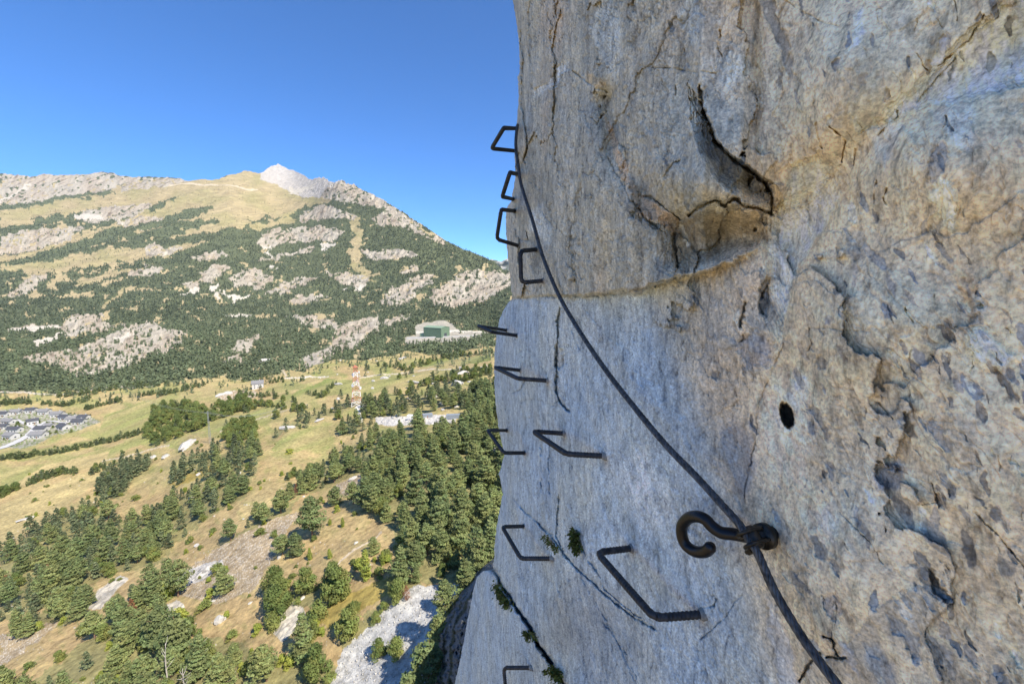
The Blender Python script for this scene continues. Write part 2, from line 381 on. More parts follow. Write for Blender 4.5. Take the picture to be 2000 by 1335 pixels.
WOODS = [
 ([(705,990),(712,925),(745,880),(768,845),(830,832),(895,850),(915,800),(930,765),(985,745),(990,1000),(985,1120),(905,1135),(850,1140),(820,1140),(800,1085),(765,1030),(735,1005)], 'pine', 5.2, (8,14), 'pine in the dense wood between the dry slope and the cliff foot', 'pines of the dense wood at the cliff foot'),
 ([(430,1068),(500,1015),(575,970),(590,935),(650,895),(700,862),(752,850),(725,910),(690,925),(655,945),(590,965),(560,1000),(500,1030),(450,1062),(435,1075)], 'pine', 5.0, (6,11), 'pine in the narrow belt crossing the tan slope below the lattice tower', 'pines of the belt across the tan slope'),
 ([(295,1075),(305,1005),(340,975),(385,945),(425,925),(430,890),(480,865),(508,875),(505,905),(480,965),(425,1000),(380,1035),(330,1075),(295,1100)], 'pine', 5.2, (6,11), 'pine in the middle belt beside the long ochre clearing', 'pines of the middle belt'),
 ([(0,1190),(0,1095),(60,1045),(140,1000),(190,985),(205,1010),(262,1020),(300,1010),(330,1050),(310,1100),(260,1115),(200,1130),(140,1165),(70,1195),(0,1215)], 'pine', 5.2, (6.5,11.5), 'pine in the large dark wood under the striped yellow field at left', 'pines of the large wood at the left'),
 ([(190,965),(205,935),(235,915),(290,895),(292,915),(255,935),(240,965),(200,985)], 'pine', 4.4, (8,12), 'pine in the small clump at the corner of the striped yellow field', 'pines of the small clump by the field'),
 ([(0,1245),(60,1210),(150,1170),(185,1180),(170,1210),(110,1225),(40,1250)], 'pine', 4.6, (7,11), 'pine in the low strip under the large left wood', 'pines of the low strip'),
 ([(0,1420),(0,1330),(60,1340),(130,1275),(200,1235),(270,1225),(330,1225),(380,1250),(420,1245),(470,1255),(520,1290),(580,1290),(600,1250),(640,1280),(660,1320),(620,1420)], 'pine', 5.6, (7,13), 'large pine in the foreground wood along the bottom left of the photo', 'pines of the foreground wood'),
 ([(215,1210),(250,1175),(300,1160),(330,1150),(350,1165),(300,1190),(270,1220),(230,1225)], 'pine', 4.6, (8,12), 'pine leaning over the outcrop between the pale rock slabs', 'pines among the pale rock slabs'),
 ([(530,1215),(535,1160),(560,1150),(610,1150),(660,1150),(672,1165),(640,1180),(600,1185),(560,1200)], 'broad', 5.0, (8,10), 'round green tree in the row above the cream rock patch', 'round trees above the cream rock patch'),
 ([(668,1268),(685,1225),(715,1200),(760,1175),(795,1165),(770,1185),(735,1215),(700,1250)], 'broad', 5.0, (5,7.5), 'leafy green tree along the upper edge of the pale scree', 'leafy trees along the scree'),
 ([(735,1310),(740,1275),(765,1265),(800,1262),(800,1290),(770,1305)], 'broad', 4.2, (3.5,5.5), 'yellow-green bushy tree standing in the middle of the pale scree', 'bushy trees in the scree'),
 ([(755,1150),(765,1125),(790,1110),(815,1120),(820,1145),(790,1160)], 'pine', 4.0, (8,11), 'grey-green tree at the tip of the dense wood next to the scree', 'trees where the wood meets the scree'),
 ([(285,850),(300,800),(345,790),(385,800),(430,790),(480,785),(490,800),(420,818),(380,842),(340,858),(300,872)], 'broad', 6.5, (8,13), 'round dark green tree in the copse between the green field and the house', 'round trees of the copse by the green field'),
 ([(440,862),(450,840),(475,832),(500,838),(498,862),(470,872),(440,880)], 'broad', 6, (9,12), 'big round dark tree at the end of the terraced field', 'round trees at the terraced field'),
 ([(330,940),(350,915),(420,880),(440,885),(420,905),(380,925),(350,945)], 'pine', 5, (7,11), 'tree in the thin strip under the white chalk mound', 'trees under the white chalk mound'),
 ([(520,850),(560,830),(620,805),(690,785),(692,795),(640,815),(570,840),(530,860)], 'pine', 6, (6,10), 'small tree in the line leading up to the lattice tower', 'trees of the line leading to the tower'),
 ([(705,810),(715,790),(740,780),(760,790),(765,812),(735,815)], 'pine', 5.5, (9,13), 'pine in the clump just right of the lattice tower', 'pines right of the tower'),
 ([(655,840),(690,825),(705,830),(700,845),(670,850)], 'pine', 5.5, (9,12), 'pine below the white track of the lattice tower', 'pines below the tower track'),
 ([(770,812),(780,785),(830,770),(870,760),(905,770),(930,765),(900,800),(860,790),(800,800),(785,815)], 'pine', 6.5, (8,12), 'pine in the loose clump above the stone yard', 'pines above the stone yard'),
]
def terrain_cover(px, py, X, Y):
    """albedo per vertex, rock mask and forest mask"""
    wx = px + 12 * gn(px / 34, py / 20, 10) + 8.0 * gn(px / 14, py / 9, 11) + 4 * gn(px / 5, py / 4, 12); wy = py + 4 * gn(px / 34, py / 20, 16) + 4.5 * gn(px / 14, py / 9, 13) + 2.4 * gn(px / 5, py / 4, 14)
    kk_ = np.where(py < 760, 1.0, .5); wx = px + (wx - px) * kk_; wy = py + (wy - py) * kk_
    colr = np.empty(px.shape + (3,)); ve = np.interp(px, VAL_EDGE[:, 0], VAL_EDGE[:, 1]) + 6 * gn(px / 30, py / 20, 15)
    mount = py < ve
    forest = mount.copy().astype(float); rock = np.zeros(px.shape)
    nz = fbm(X / 60, Y / 60, 5, 21)
    nsp = gn(px / 6.0, py / 4.0, 22)
    rd = gn(px / 26.0 + .4 * py / 26, py / 13.0, 23) + .5 * nsp        # odd bare patches inside the forest
    bare = mount & (rd > 0.49 + .30 * sst(60, 500, px) * sst(560, 440, py) - .35 * sst(620, 520, py) * sst(420, 120, px))
    colr[:] = C['forest']
    forest[bare] = 0
    tan = np.array(C['meadow']) * (1 + .25 * nz[..., None])
    colr[bare] = tan[bare] * 1.05
    for P in MEADOW:
        m = in_poly(wx, wy, P) & mount; forest[m] = .10
        g = sst(-.3, .5, fbm(px / 60, py / 25, 3, 31))[..., None]
        mm = tan * (1 - g * .5) + np.array(C['meadowg']) * g * .5
        colr[m] = mm[m] * (1 + .18 * gn(px / 20, py / 3, 32)[m][:, None])
    for P in ROCKS:
        m = in_poly(wx, wy, P) & mount & (nsp * .8 + gn(px / 9, py / 5, 33) + .7 * gn((px + 1.6 * py) / 12, (py * .5 - px * .3) / 40, 37) < .52); forest[m] = .07; rock[m] = 1
        s = gn((px + py * .5) / 7, (py - px * .3) / 22, 34)
        cc = np.array(C['rock']) * (1 + .22 * s[..., None] - .35 * sst(.25, .5, gn((px * .5 + py) / 4, (py - px * .4) / 13, 38))[..., None]) + (np.array(C['rockp']) - np.array(C['rock'])) * sst(-.4, .4, gn(px / 40, py / 30, 35))[..., None]
        colr[m] = cc[m]
    up = mount & (px > 505) & (px < 640) & (py < 372 + 6 * gn(px / 20, py / 20, 36)); pk = mount & in_poly(px + .5 * (wx - px), py + .5 * (wy - py), [(509,352),(513,334),(528,300),(603,300),(660,330),(668,352),(640,368),(620,382),(595,390),(575,374),(548,366),(525,356)])
    forest[up] = 0; rock[pk] = 1; colr[pk] = (np.array(C['white']) * (0.80, .78, .76) * (1 + .12 * nsp[..., None]))[pk]
    
    for P in CREAM:
        m = in_poly(wx, wy, P) & mount; forest[m] = 0; colr[m] = C['cream']; rock[m] = .4
    for P in FORESTM:
        m = in_poly(wx, wy, P) & mount; forest[m] = .9; rock[m] = 0; colr[m] = np.array(C['forest']) * 1.1
    # valley floor
    v = ~mount; forest[v] = 0
    st = gn((px * .35 + py) / 5.0, (px - py * .35) / 90.0, 41); st2 = gn((px * .42 + py) / 16.0, (px - py * .42) / 200.0, 42)
    oc = sst(-.35, .45, fbm(px / 90, py / 60, 4, 43) + (py - 900) / 900)[..., None]
    base = np.array(C['dry']) * (1 - oc) + np.array(C['ochre']) * oc
    base = base * (1 + .10 * st[..., None] + .10 * fbm(X / 12, Y / 12, 4, 44)[..., None])
    gmix = sst(-.15, .3, fbm(px / 60, py / 22, 4, 45))[..., None] * .6 * sst(1000, 860, py)[..., None] + sst(.1, .45, fbm(px / 22, py / 16, 4, 46))[..., None] * .3
    base = base * (1 - gmix) + np.array(C['green']) * gmix
    colr[v] = base[v]
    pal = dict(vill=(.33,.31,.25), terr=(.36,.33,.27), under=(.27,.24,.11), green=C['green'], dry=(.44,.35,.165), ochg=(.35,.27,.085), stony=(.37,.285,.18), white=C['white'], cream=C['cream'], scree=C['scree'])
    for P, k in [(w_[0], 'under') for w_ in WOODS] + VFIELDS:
        wob = 1.6 if k in ('under',) else 1.0 if k in ('stony', 'scree', 'ochg') else .35
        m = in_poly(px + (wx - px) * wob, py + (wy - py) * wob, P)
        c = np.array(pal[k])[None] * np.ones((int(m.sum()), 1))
        if k in ('green', 'dry'): 
            a = (.5 + .5 * np.clip(st2[m] * 1.6, -1, 1))[:, None]; c = c * a + np.array(C['dry'])[None] * (1 - a); c = c * (1 + .10 * st[m][:, None])
        if k == 'vill':
            a = sst(-.1, .3, gn(px / 5, py / 3, 58)[m])[:, None]; c = c * (1 - a) + np.array((.17, .2, .08)) * a
        if k == 'stony':
            a = sst(.15, .4, gn(px / 2.6, py / 2.2, 51)[m] + .3 * gn(px / 20, py / 20, 52)[m])[:, None]; c = c * (1 - a * .7) + np.array((.60, .54, .45)) * a * .7
        if k == 'scree':
            a = gn(px / 3.0, py / 2.6, 53)[m][:, None] + .6 * gn(px / 14, py / 10, 57)[m][:, None]; c = c * (1 + .28 * a)
        if k == 'white': c = c * (1 + .22 * gn(px / 3.5, py / 2.0, 54)[m][:, None]); dk_ = sst(.1, .4, gn((px + py) / 4.5, (py * 1.6 + px * .7) / 4.0, 56)[m])[:, None] * .65 * (py[m][:, None] > 1000); c = c * (1 - dk_) + np.array((.13, .13, .13)) * dk_
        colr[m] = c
        if k in ('white', 'cream', 'terr'): rock[m & v] = .25; forest[m] = 0
    # pebbles and bare stones on the dry slope
    a = v & (gn(px / 4.0, py / 3.0, 61) + .6 * fbm(px / 70, py / 50, 2, 62) > .88) & (py > 930); colr[a] = (.52, .46, .38)
    for line, wd, c in PATHS:
        d, m = seg_dist(px + .3 * (wx - px), py + .3 * (wy - py), line, 12); m = d < wd; colr[m] = c; forest[m] = 0
    return np.clip(colr, .02, .85), rock, forest
PATHS = [([(655,1112),(672,1090),(690,1075),(712,1063),(735,1050),(745,1040)], 1.6, (.55,.45,.32)),
 ([(505,1210),(525,1195),(535,1185)], 1.3, (.50,.38,.24)),
 ([(703,818),(701,808),(696,802),(702,795),(712,793)], 4.0, (.66,.62,.55)),
 ([(200,902),(240,893),(290,878),(330,868)], 1.2, (.5,.42,.3)), ([(700,738),(760,730),(850,722),(960,718)], 1.0, (.52,.45,.34)),
 ([(555,738),(590,736),(640,734)], 1.4, (.58,.52,.42)), ([(0,765),(60,768),(120,770),(200,758),(300,752)], 1.4, (.45,.40,.32)),
 ([(430,842),(520,815),(600,790)], 1.0, (.45,.38,.26)), ([(810,648),(900,646),(960,650),(1000,665)], 1.6, (.6,.55,.46)),
 ([(330,362),(370,358),(450,362),(500,372)], 1.2, (.5,.42,.30)), ([(560,735),(552,728),(548,722)], 1.6, (.5,.42,.3))]

def relief(X, Y, rk):
    dist = np.hypot(X, Y)
    far = sst(700, 1400, dist)
    r = (0.9 * fbm(X / 14, Y / 14, 4, 71) * (1 - far) + 2.2 * fbm(X / 60, Y / 60, 3, 72) * sst(120, 300, dist))
    r = r + far * (np.minimum(dist, 2600) / 1000) * np.interp(dist, [3300, 4200], [1, .45]) * (9.0 * ridged(X / 330, Y / 520, 5, 73) - 5)
    r = r + rk * sst(400, 300, dist) * 4.0 * (ridged(X / 5, Y / 5, 4, 75) - .5)
    r = r + rk * (np.minimum(dist, 1800) / 1000) * np.interp(dist, [3000, 3800], [1, .4]) * 10.0 * (ridged(X / 70 + Y / 240, Y / 160 - X / 200, 5, 74, .62) - .55) * sst(500, 900, dist)
    return r
def ground0(px, py):
    Y = np.exp(logY(px, py)); dx, dy, dz = dirs(px, py); s = Y / dy
    return dx * s, Y, dz * s
def ground(px, py):
    px = np.atleast_1d(np.asarray(px, float)); py = np.atleast_1d(np.asarray(py, float))
    X, Y, Z = ground0(px, py); return np.stack([X, Y, Z + relief(X, Y, 0 * X)], 1)

cols = np.concatenate([np.linspace(-600, -60, 90, endpoint=False), np.linspace(-60, 1030, 860), np.linspace(1045, 1500, 60)])
NR = 760
tt = np.linspace(0, 1, NR)
sy = sil_y(cols)
yb = 1600.0
# more rows near the top of the slope
tw = 1 - (1 - tt) ** 1.25
PXg = np.repeat(cols[None], NR, 0); PYg = yb + (sy[None] - yb) * tw[:, None]
X, Y, Z = ground0(PXg, PYg)
cv, rk, fo = terrain_cover(PXg, PYg, X, Y)
Z = Z + relief(X, Y, rk)
stony = (PYg > 1140) & (rk > .25) ; Z = Z + stony * .7 * gn(X / 1.3, Y / 1.3, 88)
V = np.stack([X, Y, Z], -1)
# the far side of the ridge drops away behind the skyline
back = []
bc = []
for (d, dz) in ((60, -30), (400, -300), (2500, -1500)):
    k = V[-1].copy(); h = np.hypot(k[:, 0], k[:, 1])[:, None]; k[:, :2] *= (h + d) / h; k[:, 2] += dz; back.append(k); bc.append(cv[-1])
V = np.concatenate([V, np.array(back)], 0); CV = np.concatenate([cv, np.array(bc)], 0)
# near side carried on under and behind the cliff
f0 = V[0].copy(); near = []
for q in (0.7, 0.3, -0.6): k = f0.copy(); k[:, 1] = f0[:, 1] * q - (1 - q) * 20; near.append(k)
V = np.concatenate([np.array(near[::-1]), V], 0); CV = np.concatenate([np.repeat(CV[:1], 3, 0), CV], 0)
nr, nc = V.shape[:2]
idx = np.arange(nr * nc).reshape(nr, nc)
FQ = np.stack([idx[:-1, :-1], idx[:-1, 1:], idx[1:, 1:], idx[1:, :-1]], -1).reshape(-1, 4)
ter = mesh_np('mountain_and_valley', V.reshape(-1, 3), FQ, m_ter, colors=CV.reshape(-1, 3))
tag(ter, 'forested mountainside with pale outcrops and dry meadows above the valley fields', 'hillside', kind='structure')
base = MB(); base.box((-25000, -25000, -420), (25000, 40000, -400), C['ochre']); gb = base.build('valley_floor', m_ter)
tag(gb, 'wide valley floor reaching out to the horizon', 'ground', kind='structure')
print('terrain', time.time() - T0)

# far hills in the gap right of the ridge
px = np.linspace(930, 1200, 140); ys = np.interp(px, [930,948,960,968,978,990,1010,1060,1200], [520,508,506,508,511,505,506,498,500]) + 1.2 * gn(px / 6, px * 0, 91)
rows = []
for j, q in enumerate(np.linspace(0, 1, 30)):
    Yd = 5200 + 2200 * (q if q < .8 else .8) + 400 * gn(px / 20, px * 0 + j / 6., 92) * .3
    py = 560 + (ys - 560) * q; dx, dy, dz = dirs(px, py); rows.append(np.stack([dx / dy * Yd, Yd, dz / dy * Yd], 1))
last = rows[-1].copy(); last[:, 1] += 1500; last[:, 2] -= 900; rows.append(last); V = np.array(rows); nr, nc = V.shape[:2]; idx = np.arange(nr * nc).reshape(nr, nc)
FQ = np.stack([idx[:-1, :-1], idx[:-1, 1:], idx[1:, 1:], idx[1:, :-1]], -1).reshape(-1, 4)
cc = np.empty((nr, nc, 3)); cc[:] = (.12, .13, .09); mk = gn(V[..., 0] / 120, V[..., 2] / 60, 93) > .15; cc[mk] = (.42, .40, .36)
tag(mesh_np('far_hills', V.reshape(-1, 3), FQ, m_ter, colors=cc.reshape(-1, 3)), 'distant wooded and rocky hills seen beyond the ridge', 'hills', kind='structure')

# ================================================================== CLIFF
WN = np.array([-.949, -.3153, 0]); WC = .80
def wall_D(px, py, off=0.0):
    u, y, z = dirs(px, py); return (WC - off) / (.949 * u + .3153 * y)
def wall_pt(px, py, off=0.0):
    u, y, z = dirs(px, py); D = wall_D(px, py, off); return np.array([u * D, y * D, z * D])
CS = np.array([(-400,985),(-200,990),(0,1001),(40,1008),(90,1014),(140,1015),(150,1011),(190,1013),(230,1010),(260,1007),(300,1004),(330,1006),(350,1006),(375,1001),(392,999),(402,991),(415,988),(450,988),(480,990),(500,991),(540,996),(575,1000),(585,999),(592,991),(605,984),(625,975),(650,970),(690,966),(730,965),(780,967),(830,973),(860,979),(885,985),(905,981),(925,974),(940,978),(965,982),(985,978),(1005,974),(1030,970),(1060,966),(1100,964),(1112,962),(1114,944),(1125,932),(1145,926),(1200,915),(1250,906),(1300,896),(1335,888),(1400,872),(1500,850),(1700,810)], float)
def csil(py): return np.interp(py, CS[:, 0], CS[:, 1]) + 1.3 * gn(py / 14, py * 0, 101) + .8 * gn(py / 4.5, py * 0, 102)
NRc, NCc = 1000, 800
pyr = np.linspace(-160, 1500, NRc); uu = np.linspace(0, 1, NCc) ** 1.06
s0 = csil(pyr); PY = np.repeat(pyr[:, None], NCc, 1)
kr = np.exp(-(np.arange(-90, 91) / 32.0) ** 2); kr /= kr.sum(); s0s = np.convolve(np.pad(s0, 90, mode='edge'), kr, mode='valid')
PX = s0s[:, None] + (2170 - s0s[:, None]) * uu[None]; PX = PX + (s0 - s0s)[:, None] * np.exp(-(PX - s0s[:, None]) / 34.0)
E = PX - s0[:, None]
E2 = np.maximum(PX - s0s[:, None], 0)
D = wall_D(PX, PY); du, dy, dz = dirs(PX, PY)
# wall coordinates in metres
S = (du * .3153 - dy * .949) * D; H = dz * D
cxp = PX + 7 * gn(PX / 60, PY / 60, 109) + 5 * gn(PX / 22, PY / 22, 111) + 2.2 * gn(PX / 8, PY / 8, 112); cyp = PY + 7 * gn(PX / 60, PY / 60, 110) + 5 * gn(PX / 22, PY / 22, 113) + 2.2 * gn(PX / 8, PY / 8, 114)
# --- zones
lip = np.interp(cxp, [950,1000,1060,1100,1180,1250,1330,1400,1450,1500,1540], [587,585,582,580,577,566,542,528,505,470,420])   # upper bulge ends here
rightb = np.interp(cyp, [540,600,700,800,900,1000,1100,1200,1335,1500], [1275,1292,1325,1362,1398,1428,1452,1478,1520,1570])
smooth_z = sst(-8, 10, cyp - lip) * sst(55, -45, cxp - rightb)                                                         # pale bluish slab
up = sst(6, -6, cyp - lip) * sst(1530, 1400, PX) + sst(1400, 1530, PX) * sst(560, 300, PY)
low = fbm(S * 1.3, H * 1.1, 3, 121); mid = fbm(S * 5, H * 3.2, 4, 122)
# direction of the strata tilts slightly
sa = S * math.cos(.18) + H * math.sin(.18); ha = -S * math.sin(.18) + H * math.cos(.18)
sa2 = (S + H * .8) / 1.28; ha2 = (S * .8 - H) / 1.28
tilt = smooth_z * sst(820, 1000, PY + .3 * (PX - 1000)) + (1 - smooth_z) * sst(700, 1000, PY) * .0
tr_ = (1 - smooth_z) * sst(1340, 1500, PX) * sst(430, 620, PY); sa3 = (S * 1.4 + H) / 1.72; ha3 = (S - 1.4 * H) / 1.72
strat = (fbm(sa * 34, ha * 7.5, 4, 123, .6) * (1 - tr_) + tr_ * fbm(sa3 * 36, ha3 * 9, 4, 141, .6)) * (1 - tilt) + tilt * fbm(sa2 * 34, ha2 * 8, 4, 129, .6); grain = fbm(S * 85, H * 60, 4, 124, .6); flak = ridged(sa * 11, ha * 3.5, 4, 125, .55)
rel = .034 * low + .008 * mid                                            # metres towards the viewer, along the ray
rough = np.clip(1 - .72 * smooth_z, 0, 1)
g3 = fbm(S * 210, H * 150, 3, 128, .6)
fine = rough * (.0026 * strat + .0022 * grain + .0013 * g3) + smooth_z * (.0030 * strat + .0018 * grain + .0009 * g3)
# thin connected creases that follow the strata
def crease(kx, ky, seed, wd_, mk): return (np.exp(-(fbm(sa * kx + .5 * mid, ha * ky, 4, seed, .6) / wd_) ** 2) * (1 - tr_) + tr_ * np.exp(-(fbm(sa3 * kx + .5 * mid, ha3 * ky * .8, 4, seed, .6) / wd_) ** 2)) * sst(.0, .25, mk)
cre = np.maximum(crease(7, 2.3, 201, .016, fbm(S * 2.2, H * 2, 3, 202)), .8 * crease(16, 6, 203, .02, fbm(S * 3.5, H * 3, 3, 204)))
cre = np.maximum(cre, .7 * crease(38, 15, 205, .03, fbm(S * 6, H * 5, 3, 206)))
cre = cre * (.8 + .2 * sst(1500, 1150, PX)); fine = fine - cre * (.0028 * rough + .0016)
pits = sst(.34, .50, fbm(S * 62, H * 40, 3, 207)) ; specks = sst(.36, .52, fbm(S * 70, H * 55, 3, 208)); fine = fine - pits * .002 * rough
# broken strata: sharp steps
def steps(x, k, s): 
    q = x * k; f = q - np.floor(q); return (np.floor(q) + sst(1 - s, 1, f)) / k
fl = fbm(sa * 3.2 + .3 * mid, ha * 1.5, 4, 126); fine = fine + rough * .9 * (steps(fl, 7, .12) - fl) * .014
fl2 = fbm(sa * 11, ha * 4.5, 3, 127); fine = fine + rough * (steps(fl2, 5, .15) - fl2) * .004
rel = rel + (.034 + .03 * sst(1080, 1300, PX)) * up * sst(1560, 1400, PX) * (1 + .8 * gn(PX / 45, PY * 0, 119))
def facet(x, y, seed, tilt):
    """broken planes: every cell of a jittered grid has its own height and slope"""
    xi = np.floor(x); yi = np.floor(y); best = np.full(x.shape, 1e9); out = np.zeros(x.shape); sec = np.full(x.shape, 1e9)
    for a in (-1, 0, 1):
        for b_ in (-1, 0, 1):
            cx_ = (xi + a).astype(np.int64); cy_ = (yi + b_).astype(np.int64); h = [_hash(cx_, cy_, seed + q) / 4294967296.0 for q in range(5)]
            dx_ = x - (cx_ + h[0]); dy_ = y - (cy_ + h[1]); d_ = dx_ * dx_ + dy_ * dy_; m_ = d_ < best; sec = np.where(m_, best, np.minimum(sec, d_))
            out = np.where(m_, (h[2] - .5) + tilt * ((h[3] - .5) * dx_ + (h[4] - .5) * dy_), out); best = np.where(m_, d_, best)
    return out, np.sqrt(sec) - np.sqrt(best)
wx_ = .10 * fbm(S * 6, H * 6, 4, 301) + .012 * fbm(S * 40, H * 40, 3, 302); wy_ = .10 * fbm(S * 6, H * 6, 4, 303) + .012 * fbm(S * 40, H * 40, 3, 304)
F1, B1 = facet((sa + wx_) * 4.2, (ha + wy_) * 1.9, 310, 1.5); F2, B2 = facet((sa + wx_ * .6) * 13, (ha + wy_ * .6) * 5.5, 320, 1.4); F3, B3 = facet((sa + wx_ * .25) * 38, (ha + wy_ * .25) * 17, 330, 2.6)
zone2 = sst(-.25, .25, fbm(S * 1.6 + 3, H * 1.6, 3, 340))
F0, B0 = facet((sa + wx_ * 1.4) * 1.7, (ha + wy_ * 1.4) * 1.05, 361, 1.3)
rgh = np.clip((rough - .28) / .72, 0, 1); rel = rel + (.05 + .95 * rgh) * (.034 * F0 + .008 * F1 * (.4 + .6 * zone2))
fine = fine + (.30 + .70 * rough) * (.0030 * F2 * (.3 + .7 * (1 - zone2)) + .0016 * F3)
def ridge_line(L_, wd_):
    d_, _ = seg_dist(PX, PY, L_, wd_ * 3); return np.exp(-(d_ / wd_) ** 2)
def dome(cx_, cy_, rx, ry, a):
    a = R(a); X_ = (PX - cx_) * math.cos(a) + (PY - cy_) * math.sin(a); Y_ = -(PX - cx_) * math.sin(a) + (PY - cy_) * math.cos(a); return np.exp(-(X_ / rx) ** 2 - (Y_ / ry) ** 2)
rel = rel - .03 * ridge_line([(1500,600),(1530,500),(1560,420),(1640,330),(1740,240),(1860,150),(2080,40)], 42) - .03 * ridge_line([(1180,200),(1230,340),(1310,440)], 24)
rel = rel + .07 * dome(1395, 300, 105, 95, 35) + .05 * dome(1180, 380, 60, 150, -15) + .06 * dome(1640, 150, 110, 150, 20) + .05 * dome(1850, 330, 130, 110, 0) - .075 * dome(1410, 470, 95, 42, -10) + .05 * dome(1370, 370, 80, 40, 30) + .05 * dome(1720, 640, 160, 130, 10) - .03 * dome(1540, 760, 50, 140, 10) + .04 * dome(1650, 1130, 110, 160, 20) + .04 * dome(1880, 900, 110, 200, -10) + .03 * dome(1260, 820, 80, 160, 15) - .035 * dome(1180, 1230, 90, 120, 30) + .03 * dome(1080, 1180, 40, 110, 20)
# --- base colours
def mixc(c, col2, m):
    return c * (1 - m[..., None]) + np.array(col2) * m[..., None]
BR = (.56, .44, .325); GR = (.42, .42, .36); BL = (.415, .47, .53); OR = (.55, .37, .18); DK = (.155, .165, .175); PALE = (.62, .57, .50); PK = (.50, .42, .335)
colr = np.empty(PX.shape + (3,)); colr[:] = BR
zg = sst(-.15, .4, fbm(S * 2.4, H * 1.3, 5, 131) + .5 * sst(1420, 1050, PX) + .05)
colr = mixc(colr, GR, zg * .85 * (1 - .62 * sst(1400, 1560, PX)))
colr = mixc(colr, PK, sst(.1, .5, fbm(S * 3, H * 2, 4, 132)) * .5 * sst(1400, 1600, PX))
colr = mixc(colr, OR, sst(.30, .62, fbm(sa * 7, ha * 1.8, 5, 133)) * .30 * up)
colr = mixc(colr, (.55, .52, .47), sst(.22, .5, fbm(sa * 5, ha * 1.6, 5, 134)) * .5)
colr = mixc(colr, BL, smooth_z * (.82 + .18 * sst(-.4, .2, mid)))
colr = mixc(colr, (.49, .49, .45), smooth_z * sst(-.15, .3, fbm(S * 2.6 + 5, H * 1.7, 5, 137)) * .6)
colr = mixc(colr, (.34, .38, .41), smooth_z * sst(.0, .45, fbm(sa * 9, ha * 1.3, 5, 135)) * .55)
colr = mixc(colr, (.42, .42, .38), smooth_z * sst(.2, .5, fbm(sa * 6, ha * 2.2, 5, 136)) * .6)
